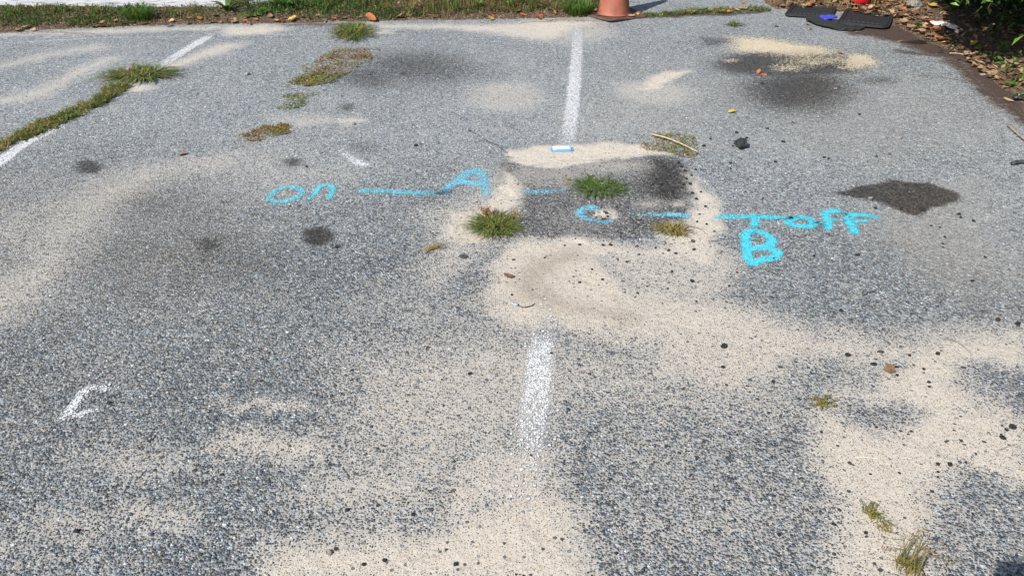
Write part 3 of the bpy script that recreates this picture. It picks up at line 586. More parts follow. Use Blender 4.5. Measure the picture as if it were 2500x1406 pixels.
plant('crown', None, join(*low, shrub_leaves(36000, (1.9, 5.6, 4.0, 8.6, .30, 2.1), .54, .088), shrub_leaves(7500, (3.62, 5.2, 5.9, 8.2, .03, 1.3), .06, .08)), M['shrub'], parent=sh_root)

# ------------------------------------------------------------------ paint on the tarmac: thin sheets that follow the strokes
def paint(name, strokes, mat, label=None, cat=None, group=None, parent=None, cell=.008, z=.0025, soft=.012):
    # strokes: (photo points, half width in m, strength or strengths per point, closed)
    allp = [gp(*q)[:2] for s in strokes for q in s[0]]; P_ = np.array(allp); pad = max(s[1] for s in strokes)+soft*2.4+.01
    a, b = P_.min(0)-pad, P_.max(0)+pad
    xs = np.arange(a[0], b[0]+cell, cell); ys = np.arange(a[1], b[1]+cell, cell); A, B = np.meshgrid(xs, ys); s_ = A.shape; A = A.ravel(); B = B.ravel(); cov = np.zeros(A.shape)
    wa = A+.008*(fbm(A*30, B*30, 2)-.5); wb = B+.012*(fbm(A*30+7, B*30, 2)-.5)
    for px, hw, st, closed in strokes:
        pts = [gp(*q)[:2] for q in px]
        if len(pts) > 2: pts = smooth_path(pts, 6, closed)
        d, al = pdist(pts, wa, wb); nseg = len(pts)-1
        stv = np.interp(al/nseg, np.linspace(0, 1, len(st)), st) if isinstance(st, (list, tuple)) else st
        cov = np.maximum(cov, (.86*sstep(hw+soft*.8, hw-soft*1.3, d)+.14*sstep(hw+soft*2.2, hw, d))*stv)
    i = np.arange(len(A)).reshape(s_); f = np.stack([i[:-1, :-1].ravel(), i[:-1, 1:].ravel(), i[1:, 1:].ravel(), i[1:, :-1].ravel()], 1)
    f = f[(cov[f] > .02).any(1)]; us = np.unique(f); mp = np.full(len(A), -1); mp[us] = np.arange(len(us))
    o = link(name, mesh(name, np.stack([A, B, gz(A, B)+z], 1)[us], mp[f], {'cover': cov[us]}), mat, parent)
    return tag(o, label, cat, group)
def zm(ox, oy, k, pts): return [(ox+x/k, oy+y/k) for x, y in pts]
a_ = lambda p: zm(600, 400, 4.032, p); c_ = lambda p: zm(1380, 460, 3.125, p)
BG = 'turquoise spray painted survey marks'
wd = tag(empty('painted_word', gp(735, 475)), 'sprayed turquoise word on, at the left end of the marks', 'painted word', BG)
def under(root, o):
    o.parent = root; o.matrix_parent_inverse = Matrix.Translation(root.location).inverted(); return o
under(wd, paint('painted_letter', [(a_([(238,345),(290,275),(380,242),(480,236),(545,262),(540,305),(470,348),(370,374),(280,376)]), .022, 1.02, True)], M['bluemid']))
under(wd, paint('painted_letter', [(a_([(632,345),(680,295),(722,238),(775,216),(832,220),(856,252),(842,300),(818,342)]), .021, [1.0,1.05,1.1,1.1,1.1,1.05,1.0], False)], M['bluemid']))
paint('painted_line', [(a_([(1150,270),(1330,276),(1500,282),(1700,286),(1960,292)]), .029, [.95,.88,.95,.9,.85], False)], M['bluemid'], 'turquoise sprayed line running from the word on to the letter A', 'painted line', BG)
paint('painted_letter', [(a_([(1915,285),(2050,190),(2170,108),(2235,66),(2290,78),(2335,150),(2362,230),(2352,310)]), .033, [1.,1.,1.,1.,.95,.9,.86,.84], False), (a_([(2080,186),(2200,190),(2330,205)]), .034, 1.05, False), (a_([(1930,288),(1985,290)]), .026, .78, False)], M['bluefade'], 'faded turquoise letter A left of the dark patch', 'painted letter', BG)
paint('painted_dash', [([(1282,473),(1330,472),(1374,471)], .026, [.8,.86,.7], False)], M['bluefade'], 'faded blue dash on the patch, left of the green grass clump', 'painted line', BG)
paint('painted_arc', [(c_([(240,162),(180,157),(132,175),(108,200),(128,225),(180,247),(260,260),(340,258)]), .027, [.85,1.,1.05,1.1,1.05,1.,.95,.85], False)], M['bluefade'], 'blue sprayed letter C around a small sandy hole in the patch', 'painted letter', BG)
paint('painted_dash', [(c_([(545,205),(640,208),(720,214),(800,210),(920,215)]), .027, [.55,.9,.85,1.15,1.05], False)], M['bluefade'], 'blue dash on the right part of the patch above the yellowish tuft', 'painted line', BG)
paint('painted_line', [(c_([(1165,222),(1300,218),(1450,220),(1600,226),(1710,228)]), .026, [.95,1.1,1.15,1.1,1.], False), (c_([(1452,228),(1450,260),(1444,292)]), .025, 1.15, False)], M['blue'], 'bright turquoise line with a short stem like a T, right of the patch', 'painted line', BG)
wd = tag(empty('painted_word', gp(2040, 545)), 'bright turquoise sprayed word off, at the right end of the marks', 'painted word', BG)
under(wd, paint('painted_letter', [(c_([(1705,262),(1740,232),(1800,224),(1865,242),(1898,265),(1868,288),(1785,291),(1725,282)]), .026, 1.15, True)], M['blue']))
under(wd, paint('painted_letter', [(c_([(2108,190),(2060,178),(1992,184),(1978,204),(2000,236),(2000,270),(1996,300)]), .026, 1.15, False), (c_([(1930,264),(2000,258),(2066,248)]), .019, 1.1, False)], M['blue']))
under(wd, paint('painted_letter', [(c_([(2372,222),(2290,206),(2205,207),(2152,228),(2164,255),(2188,290),(2200,335)]), .026, [.9,1.1,1.15,1.15,1.15,1.15,1.15], False), (c_([(2135,272),(2200,262),(2290,250)]), .020, 1.1, False)], M['blue']))
paint('painted_letter', [(c_([(1378,345),(1378,400),(1384,470),(1398,550),(1440,578)]), .027, 1.22, False), (c_([(1385,342),(1440,328),(1520,350),(1580,398),(1565,430),(1480,455),(1408,466)]), .027, 1.2, False), (c_([(1490,458),(1590,472),(1622,500),(1590,532),(1520,545),(1430,562)]), .027, 1.2, False)], M['blue'], 'large bright turquoise letter B below the T shaped line', 'painted letter', BG)

WG = 'white parking bay lines'
paint('parking_line', [([(1411,68),(1409,120),(1403,200),(1396,270),(1391,318),(1388,352)], .053, [.85,1.0,1.1,1.1,1.0,.7], False)], M['white'], 'far part of the white bay line, from the verge to the patch', 'parking line', WG, cell=.012, soft=.02)
paint('parking_line', [([(1336,735),(1330,770),(1327,800),(1322,840),(1316,900),(1310,970),(1302,1050),(1295,1120),(1286,1200)], .054, [.3,.5,.5,.95,1.08,.98,.84,.64,.3], False)], M['white'], 'near part of the white bay line, fading into the sand in front', 'parking line', WG, cell=.009, soft=.022)
paint('parking_line', [([(-60,432),(0,396),(60,352),(140,312),(200,276)], .052, [1.15,1.15,1.1,.95,.4], False)], M['white'], 'near part of the left white bay line below the weedy crack', 'parking line', WG, cell=.012, soft=.02)
paint('parking_line', [([(352,190),(392,164),(440,132),(480,108),(516,86)], .052, [.5,.9,1.1,1.15,1.0], False)], M['white'], 'far part of the left white bay line above the wide grass clump', 'parking line', WG, cell=.012, soft=.02)
paint('chalk_line', [([(-40,108),(60,104),(180,97),(250,93),(380,92),(520,88),(640,86),(800,85)], .022, [.8,.85,1.,.8,.82,.72,.72,.85], False)], M['white'], 'thin faint white line running along the verge', 'painted line', cell=.012, soft=.02)
paint('painted_mark', [([(926,79),(955,78),(984,77)], .024, 1.0, False), ([(948,68),(972,69)], .05, .75, False)], M['white'], 'short white dash right of the bushy grass clump at the verge', 'painted mark', cell=.01, soft=.02)
paint('painted_mark', [([(970,78),(986,77),(992,68)], .026, .85, False)], M['pink'], 'small pinkish corner mark at the end of the short white dash', 'painted mark', cell=.01, soft=.02)
paint('painted_mark', [([(108,94),(140,84),(152,85)], .03, .85, False), ([(110,94),(132,92),(146,86)], .022, .7, False)], M['white'], 'small faded white outline mark at the far left near the verge', 'painted mark', cell=.01, soft=.02)
paint('painted_mark', [([(158,1018),(172,1000),(190,975),(208,955),(228,948),(275,950)], .021, [1.0,1.1,1.05,1.,.98,.8], False), ([(160,1014),(190,1012),(228,1004)], .021, [1.05,1.05,.9], False)], M['white'], 'worn white hook shaped mark on coarse tarmac in the lower left', 'painted mark', soft=.014)
paint('painted_mark', [([(832,368),(852,384),(872,398),(892,404)], .036, [.7,.9,1.1,1.2], False)], M['white'], 'short slanting white smear above the turquoise line', 'painted mark', cell=.01, soft=.02)
paint('painted_mark', [([(1278,225),(1300,226)], .06, .55, False)], M['white'], 'faint round whitish smudge left of the far bay line', 'painted mark', cell=.012, soft=.05)

# ------------------------------------------------------------------ stones and pebbles
def rock_mesh(name, seed, flat=.65, sub=2, rough=.22):
    bm = bmesh.new(); bmesh.ops.create_icosphere(bm, subdivisions=sub, radius=1); r = random.Random(seed); o = Vector((r.random()*50, r.random()*50, r.random()*50)); ax = .7+.5*r.random()
    from mathutils import noise as mn
    for v in bm.verts:
        k = 1+rough*mn.noise(v.co*1.4+o)*1.6+rough*.4*mn.noise(v.co*3.5+o); v.co = Vector((v.co.x*k, v.co.y*k*ax, v.co.z*k*flat))
    lo = min(v.co.z for v in bm.verts)
    for v in bm.verts: v.co.z = (v.co.z-lo)*1.0-.18
    return bm_mesh(name, bm)
PM = {'dark': plain('dark_stone', (.034, .036, .040), .75, (.085, .088, .095), 3, .05), 'grey': plain('grey_stone', (.16, .17, .18), .75, (.10, .105, .115), 3, .05), 'white': plain('white_stone', (.72, .69, .64), .7, (.5, .46, .40), 3, .05), 'tan': plain('tan_stone', (.40, .30, .19), .75, (.26, .19, .12), 3, .05), 'brown': plain('brown_stone', (.14, .095, .07), .75, (.08, .06, .05), 3, .05)}
RK = {(c, k): rock_mesh('pebble', 11*k+hash_, .55 if c != 'white' else .62) for hash_, c in enumerate(PM) for k in range(4)}
for (c, k), me_ in RK.items(): me_.materials.append(PM[c]); me_.polygons.foreach_set('use_smooth', [c != 'dark']*len(me_.polygons))
def pebble(px, py, r, c, label, group=None, name='pebble', cat='pebble', sz=1.):
    me_ = RK[(c, rng.randint(4))]; o = bpy.data.objects.new(name, me_); col.objects.link(o); s = .86*r*mpp(px, py); o.location = gp(px, py); o.location.z += float(gz(o.location.x, o.location.y))
    o.scale = (s, s*(.75+.5*rng.rand()), s*sz*(.8+.4*rng.rand())); o.rotation_euler = (rng.normal(0, .15), rng.normal(0, .15), rng.rand()*6.28); return tag(o, label, cat, group)
pebble(803, 1350, 10, 'white', 'white pebble on sand at the bottom, left of the centre'); pebble(820, 1340, 6, 'brown', 'small brown pebble touching the white one at the bottom')
pebble(1755, 617, 8, 'white', 'flat white oval stone left of the turquoise letter B'); pebble(604, 183, 7, 'white', 'white pebble on bare tarmac left of the reddish weed')
pebble(317, 184, 6, 'white', 'white pebble on top of the wide grass clump', sz=1.4).location.z = .035
pebble(2196, 338, 7, 'white', 'white stone on open tarmac above the wet oil stain'); pebble(2171, 378, 5, 'tan', 'small pale stone a little below the white stone on the right')
pebble(863, 305, 6, 'white', 'small pale pebble behind the short white smear'); pebble(903, 183, 4, 'grey', 'small grey pebble at the left edge of the dark smudge')
pebble(2125, 485, 5, 'white', 'tiny white pebble on the left tip of the wet oil stain')
for px, py in [(960,285),(1004,307),(1075,240),(2451,540),(2040,218),(297,219)]: pebble(px, py, 4.5, 'white', 'small whitish pebble scattered on the far tarmac', 'small white pebbles on the far tarmac')
pebble(2470, 1044, 12, 'dark', 'largest black pebble of the cluster at the right edge'); pebble(2447, 1069, 10, 'dark', 'black pebble just below the largest one at the right edge')
pebble(2456, 1050, 6, 'dark', 'small black pebble between the two big ones at the right edge'); pebble(2133, 891, 10, 'dark', 'round black pebble left of the red leaf'); pebble(2069, 868, 9, 'dark', 'grey black pebble left of the round black one'); pebble(2150, 860, 9, 'grey', 'grey stone behind the round black pebble')
pebble(2436, 782, 9, 'brown', 'brown pebble near the right frame edge above the sand'); pebble(1767, 846, 9, 'dark', 'dark pebble on sand right of the near bay line'); pebble(1131, 628, 9, 'grey', 'grey stone left of the sand, below the straw wisp'); pebble(1690, 687, 6, 'dark', 'dark pebble at the sand edge below the patch')
pebble(2251, 513, 11, 'dark', 'glossy black lump at the tip of the wet oil stain', cat='stone', name='stone'); pebble(1147, 913, 6, 'dark', 'dark pebble left of the near bay line'); pebble(187, 1297, 8, 'dark', 'black pebble in the lower left corner area'); pebble(266, 983, 6, 'dark', 'dark pebble beside the hook shaped mark'); pebble(1106, 1198, 6, 'tan', 'brownish pebble left of the faded end of the bay line'); pebble(1113, 1377, 7, 'dark', 'black pebble at the bottom edge, centre')
L1 = 'small dark pebble lying loose around the word off and the oil stain'
for px, py, r in [(2137,509,5),(2200,512,5),(2342,524,6),(2345,532,5),(2376,540,5),(2306,580,5),(2302,596,4),(2302,605,4),(1987,625,5),(2093,624,6),(1834,578,4),(1889,632,4),(1799,666,5),(1780,699,4),(2374,687,5),(2053,760,7),(1820,470,4),(2273,552,4),(2294,556,4),(2245,482,4),(1790,481,4),(2405,628,4)]: pebble(px, py, r, 'dark' if rng.rand() < .8 else 'brown', L1, 'small dark pebbles on the right tarmac')
L2 = 'small dark pebble scattered over the sand in the lower right'
for px, py, r in [(2190,917,6),(2189,897,5),(2255,901,5),(2268,934,6),(2268,945,5),(2346,1077,6),(2319,1134,7),(2289,1133,6),(2358,1129,5),(2195,1155,5),(2290,1152,5),(2125,1158,5),(2074,1131,6),(2113,1301,6),(2115,1310,6),(2135,1376,5),(2149,1392,8),(1902,1305,6),(1765,897,6),(1904,897,6),(1888,933,5),(1773,941,5),(2289,864,6),(2484,791,7),(2220,868,5),(2290,1165,4),(2382,1108,5),(2313,1077,5),(2446,1040,5),(2444,1061,4),(2005,1055,5),(1806,1031,4)]: pebble(px, py, r, 'dark' if rng.rand() < .75 else 'grey', L2, 'small dark pebbles on the sand')
L3 = 'bit of dark broken tarmac crumbling off the right edge of the patch'
for px, py, r in [(1656,402,6),(1663,412,5),(1672,421,6),(1676,440,5),(1684,452,6),(1690,474,5),(1700,487,5),(1688,430,4),(1711,470,4),(1722,505,5),(1702,542,4),(1725,548,4),(1708,524,4),(1650,488,4),(1698,415,4),(1642,470,5),(1613,453,5),(1592,455,4),(1668,455,5)]: pebble(px, py, r, 'dark', L3, 'crumbs of dark tarmac by the patch')
L4 = 'small dark pebble on the sand below the patch'
for px, py, r in [(1472,600,5),(1490,599,5),(1555,602,5),(1600,606,4),(1632,612,5),(1650,620,5),(1692,590,6),(1694,610,5),(1560,622,4),(1254,635,5),(1445,658,4),(1400,676,4),(1471,683,4),(1640,664,4),(1556,716,4),(1580,700,4),(1630,705,4),(1700,737,4),(1415,690,4),(1530,640,4),(1378,600,4),(1415,598,4),(1250,720,4),(1660,560,4),(1744,566,4)]: pebble(px, py, r, 'dark' if rng.rand() < .8 else 'grey', L4, 'small dark pebbles below the patch')
L5 = 'small gravel stone lying in the sandy hole inside the sprayed C'
for k in range(12): pebble(1468+rng.normal(0, 13), 528+rng.normal(0, 6), 3.5+2*rng.rand(), ['tan', 'grey', 'white', 'brown'][k % 4], L5, 'gravel in the sandy hole')
L6 = 'small dark pebble on the left and bottom tarmac'
for px, py, r in [(888,1378,6),(938,1368,6),(848,1245,6),(1008,1256,6),(822,605,5),(1016,357,6),(749,408,4),(860,905,4),(1505,1350,5),(1260,1402,4),(1297,1112,5),(1346,864,5),(1330,630,4),(400,905,4),(640,930,4),(1700,1120,4),(1580,1200,4),(1490,1170,4)]: pebble(px, py, r, 'dark', L6, 'small dark pebbles on the left and bottom tarmac')
L7 = 'black crumb near the big black rock on the right'
for px, py, r in [(1735,341,5),(1798,325,5),(1823,338,4),(1790,358,4),(1718,358,6),(1912,347,5),(1893,397,5),(1783,399,4),(1784,413,4),(2012,386,5),(2022,389,4),(2140,383,4),(1935,300,4),(2098,281,4),(1874,315,4),(1860,205,4)]: pebble(px, py, r, 'dark', L7, 'black crumbs on the right tarmac')
ro = link('rock', rock_mesh('rock', 5, .85, 3, .34), PM['dark'], None, gp(1808, 361)); s = 15*mpp(1808, 355); ro.scale = (s, s, s*.95); tag(ro, 'lump of jagged black rock on open tarmac, right of the patch', 'rock')
ro = link('rock', rock_mesh('rock', 8, .7, 3, .2), plain('mossy_grey_rock', (.20, .21, .20), .8, (.42, .42, .40), 4, .05), None, gp(2226, 36)); ro.scale = (.06, .05, .08); ro.location.z = .04; tag(ro, 'rounded grey rock with a pale patch in the leaf litter', 'rock')

# ------------------------------------------------------------------ leaves
def leaf_mesh(kind, seed):
    r = random.Random(seed); n = 13; vs = [(0, 0, .02)]; c1, c2 = r.uniform(-.5, .9), r.uniform(-.2, .8)
    for k in range(n):
        a = 6.283*k/n; rr = 1.0
        if kind == 'oval': x, y = math.cos(a), .48*math.sin(a)*(1-.25*math.cos(a))
        elif kind == 'lobed': rr = .62+.38*abs(math.cos(2.5*a)); x, y = rr*math.cos(a), rr*.85*math.sin(a)
        else: rr = .8+.2*r.random(); x, y = rr*math.cos(a), .7*rr*math.sin(a)
        vs.append((x, y, .30*c1*y*y*2+.25*c2*x*x+.10*r.random()))
    fs = [[0, 1+k, 1+(k+1) % n] for k in range(n)]
    m = mesh('fallen_leaf', vs, fs, {'tint': [seed_t(seed)]*len(vs)}); m.materials.append(M['dry']); return m
def seed_t(s): return [(.06), (.22), (.36), (.5), (.62), (.72), (.85), (.99)][s % 8]
LM = [leaf_mesh(['oval', 'lobed', 'torn'][k % 3], k) for k in range(24)]
def leaf(px, py, L, t, label, group=None, z=.004, k=None, xy=None, name='fallen_leaf'):
    m = LM[t+8*(rng.randint(3) if k is None else k)]; o = bpy.data.objects.new(name, m); col.objects.link(o); p = gp(px, py) if xy is None else np.array((*xy, 0.))
    h = float(soil_h(p[0], p[1])[0]); o.location = (p[0], p[1], h+z); o.scale = (L, L, L*(.8+.5*rng.rand())); o.rotation_euler = (rng.normal(0, .25), rng.normal(0, .25), rng.rand()*6.28); return tag(o, label, 'leaf', group)
leaf(1850, 178, .034, 6, 'orange brown leaf lying on the dark oily tarmac, left half of a pair'); leaf(1864, 184, .026, 6, 'smaller orange brown leaf right of its twin on the oily tarmac')
leaf(1241, 677, .022, 1, 'brown curled leaf on sand below the patch', z=.008); leaf(445, 379, .026, 6, 'curled brown orange leaf on the left tarmac', z=.008); leaf(1787, 276, .028, 7, 'yellowish crumpled leaf on the tarmac below the oily area', z=.01)
leaf(2172, 903, .026, 1, 'dark red brown leaf on sand beside the round black pebble'); leaf(2050, 131, .032, 6, 'orange leaf right of the pale wood chips'); leaf(1973, 62, .035, 3, 'brown leaf in front of the left rubber mat'); leaf(1979, 74, .022, 6, 'small orange brown leaf just in front of the larger brown one')
leaf(1894, 66, .03, 7, 'pale yellow green leaf on tarmac left of the rubber mats'); leaf(1816, 10, .035, 2, 'brown leaf on the far tarmac behind the weedy joint'); leaf(2270, 40, .05, 7, 'bright yellow leaf in the litter left of the shrub', z=.03)
leaf(2266, 73, .06, 6, 'orange red lobed leaf at the edge of the litter', z=.03, k=0); leaf(2277, 89, .05, 6, 'orange leaf just below the larger lobed one', z=.02); leaf(2305, 112, .045, 7, 'pale yellow leaf beside the white paper scrap', z=.01); leaf(2372, 124, .05, 7, 'bright yellow leaf at the foot of the shrub hollow', z=.03)
leaf(2196, 102, .03, 4, 'tan leaf on the humus right of the rubber mats'); leaf(606, 62, .035, 6, 'orange leaf at the verge edge right of the first rosette', z=.02); leaf(908, 53, .06, 6, 'large orange brown leaf right of the bushy grass clump', z=.03); leaf(714, 52, .045, 7, 'yellow leaf at the verge edge below the second rosette', z=.02)
leaf(1316, 47, .06, 6, 'orange leaf at the verge edge left of the traffic cone', z=.02); leaf(1198, 50, .04, 7, 'yellow leaf at the verge edge in the middle', z=.015); leaf(250, 68, .045, 6, 'curled brown leaf at the verge edge below the white board', z=.02, k=1)
leaf(2462, 247, .035, 4, 'pale leaf at the tip of the black plastic scrap', z=.006); leaf(2462, 178, .05, 3, 'pale curled leaf among the ground cover at the right edge', z=.04)
LG = 'dry brown leaves in the litter between mats and shrub'; LL = 'dry brown leaf in the litter between the rubber mats and shrub'
q = np.concatenate([sample_poly([(2030,26),(2150,2),(2230,12),(2290,84),(2325,118),(2268,104),(2228,82),(2186,58)], 190), sample_poly([(2330,128),(2390,148),(2440,205),(2408,196)], 26), sample_poly([(1895,10),(2040,0),(2050,22),(1990,24),(1905,26)], 50)])
for x, y in q: leaf(0, 0, .022+.024*rng.rand(), [0, 1, 1, 2, 2, 3, 3, 4, 5, 6][rng.randint(10)], LL, LG, .006+.03*rng.rand(), xy=(x, y))
q = sample_poly([(0,82),(300,66),(600,60),(900,53),(1430,43),(1430,33),(900,42),(300,52),(0,68)], 60)
for x, y in q: leaf(0, 0, .018+.022*rng.rand(), [1, 2, 3, 4, 6, 6, 5][rng.randint(7)], 'small dry leaf along the front edge of the verge', 'dry leaves along the verge', .006+.012*rng.rand(), xy=(x, y))
q = np.concatenate([sample_poly([(1440,40),(1470,50),(1540,48),(1580,38),(1570,34),(1450,36)], 22), sample_poly([(1575,40),(1720,34),(1860,26),(1840,22),(1700,30)], 26)])
for x, y in q: leaf(0, 0, .02+.02*rng.rand(), [1, 2, 3, 4, 6, 7, 5][rng.randint(7)], 'dry leaf lodged at the cone foot or in the weedy joint beside it', 'dry leaves by the cone', .006+.012*rng.rand(), xy=(x, y))
q = np.concatenate([bank_pts(900, 2.3, 4.4, 5.0, 8.3, .02, 1.2), bank_pts(150, 2.9, 4.0, 4.3, 5.3, .05, .6)]); n = len(q)
plant('leaf_litter', None, leaflets(np.concatenate([q, (soil_h(q[:, 0], q[:, 1])+.004+.014*rng.rand(n))[:, None]], 1), .04+.04*rng.rand(n), np.clip(rng.normal(.32, .2, n), 0, .8), .35, .5), M['dry'], 'matted layer of old brown leaves under the shrub and along the bank', 'leaf litter', kind='stuff')
q = verge_pts(500, -6.5, 1.3, 6.1, 7.6, .2); n = len(q)
plant('verge_litter', None, leaflets(np.concatenate([q, (soil_h(q[:, 0], q[:, 1])+.006)[:, None]], 1), .025+.025*rng.rand(n), np.clip(rng.normal(.4, .25, n), 0, 1), .35, .5), M['dry'], 'bits of dead leaf strewn between the verge grass', 'leaf litter', kind='stuff')

# ------------------------------------------------------------------ twigs and straws
def stick(name, px, r0, r1, mat, label, cat, lift=.004, wob=.003):
    pts = [np.array((*p, 0.)) for p in smooth_path([gp(*q)[:2] for q in px], 5)] if len(px) > 2 else [gp(*px[0])*(1-k/6)+gp(*px[1])*k/6 for k in range(7)]
    c = pts[0].copy(); n = len(pts); pts = [p-c+np.array((rng.normal(0, wob), rng.normal(0, wob), max(r0, r1)+lift*math.sin(3.14*i/(n-1)))) for i, p in enumerate(pts)]
    v, f = tube(pts, [r0+(r1-r0)*i/(n-1) for i in range(n)], 6); return tag(link(name, mesh(name, v, f), mat, None, c, True), label, cat)
stick('straw', [(1588,334),(1640,352),(1703,379)], .0042, .0025, M['straw'], 'pale straw lying across the olive weed at the patch corner', 'straw', .006, .0006).location.z = .014
stick('twig', [(2462,312),(2478,328),(2500,346),(2530,352)], .010, .006, M['twig'], 'pale grey twig on tarmac at the right frame edge', 'twig')
stick('twig', [(2470,404),(2490,401),(2520,404)], .011, .008, PM['dark'], 'short dark stick at the right frame edge below the pale twig', 'twig')
stick('root', [(2298,828),(2330,834),(2352,848),(2368,864)], .0028, .0015, M['twig'], 'thin curved brown rootlet on the sand at the right', 'twig', .003, .001)
stick('twig', [(2106,724),(2120,718),(2134,713)], .002, .0012, PM['dark'], 'tiny dark twig on tarmac below the letter B', 'twig')
stick('twig', [(2430,1102),(2478,1086)], .002, .001, M['twig'], 'thin brown twig on the sand at the right below the black pebbles', 'twig', .002, .001)
stick('plastic_thread', [(2088,1116),(2150,1120)], .0012, .0012, PM['white'], 'thin whitish thread on the sand in the lower right', 'thread', .002, .0006)
stick('twig', [(1672,552),(1705,560),(1728,576)], .002, .0012, M['twig'], 'thin curved stalk right of the yellowish tuft', 'twig', .006, .001)
stick('straw', [(2318,132),(2352,135)], .004, .003, M['straw'], 'pale straw on the humus below the white paper scrap', 'straw', .004, .001)
stick('straw', [(1266,58),(1300,54),(1345,52)], .004, .003, M['straw'], 'pale straw along the verge edge left of the cone', 'straw', .004, .001)
stick('wire', [(1266,748),(1280,752),(1296,749),(1306,742)], .0018, .0014, PM['dark'], 'thin dark bent wire on sand at the lower end of the smear', 'wire', .003, .0006)
stick('plastic_scrap', [(1250,740),(1254,746),(1262,748),(1264,743)], .0032, .0026, plain('pale_blue_plastic', (.42, .62, .78), .4), 'tiny pale blue plastic loop left of the bent wire', 'litter', .004, .0006)

# ------------------------------------------------------------------ traffic cone
def lathe(prof, seg=40):
    vs, fs = [], []
    for r, z in prof:
        for k in range(seg): a = 6.283185*k/seg; vs.append((r*math.cos(a), r*math.sin(a), z))
    for i in range(len(prof)-1):
        for k in range(seg): fs.append([i*seg+k, i*seg+(k+1) % seg, (i+1)*seg+(k+1) % seg, (i+1)*seg+k])
    return vs, fs
t = NT('faded_orange_rubber'); tc = t.n('ShaderNodeTexCoord').outputs['Object']
c = t.mix(t.mapr(t.noise(tc, 7, 4, .6, '3D').outputs['Fac'], .35, .7), (.31, .10, .06), (.19, .066, .042))
c = t.mix(t.mapr(t.noise(tc, 60, 3, .6, '3D').outputs['Fac'], .62, .74), c, (.38, .2, .14))
t.set(t.bsdf.inputs['Base Color'], c); t.bsdf.inputs['Roughness'].default_value = .6; M['cone'] = t.mat
cn = tag(empty('traffic_cone', gp(1498, 38), R(33)), 'faded orange rubber traffic cone with a warped base on the verge edge', 'traffic cone')
cr_ = 38.5*mpp(1498, 42)
v, f = lathe([(cr_+.012, .010), (cr_+.003, .016), (cr_, .024), (cr_*.93, .10), (cr_*.28, .66), (cr_*.22, .70), (cr_*.17, .70), (cr_*.22, .64), (cr_*.86, .06)])
link('cone_body', mesh('cone_body', v, f), M['cone'], cn, smooth=True).location.z = .012
def rrect(hx, hy, r, seg=7):
    out = []
    for cx, cy, a0 in ((hx-r, hy-r, 0), (-hx+r, hy-r, 90), (-hx+r, -hy+r, 180), (hx-r, -hy+r, 270)):
        for k in range(seg+1): a = R(a0+90*k/seg); out.append((cx+r*math.cos(a), cy+r*math.sin(a)))
    return out
def slab(outline, rings, zf=lambda x, y: 0, bottom=0.0):     # nested rings (scale, height) from the rim inwards, closed below
    n = len(outline); vs, fs = [], []
    vs += [(x, y, bottom+zf(x, y)) for x, y in outline]
    for s, z in rings: vs += [(x*s, y*s, z+zf(x*s, y*s)) for x, y in outline]
    for i in range(len(rings)):
        for k in range(n): fs.append([i*n+k, i*n+(k+1) % n, (i+1)*n+(k+1) % n, (i+1)*n+k])
    fs.append([len(rings)*n+k for k in range(n)]); fs.append(list(range(n))[::-1]); return vs, fs
hw = .215
warp = lambda x, y: .016*(x/hw)*(y/hw)+.012*max(0, x/hw)**2+.014*max(0, y/hw)**2
v, f = slab(rrect(hw, hw, .045), [(1.0, .010), (.985, .014), (.9, .013), (.6, .014)], warp, .002)
link('cone_base', mesh('cone_base', v, f), plain('dusty_black_rubber', (.075, .045, .035), .75, (.15, .075, .048), 9), cn)['label'] = 'warped square base with dusty brown top'

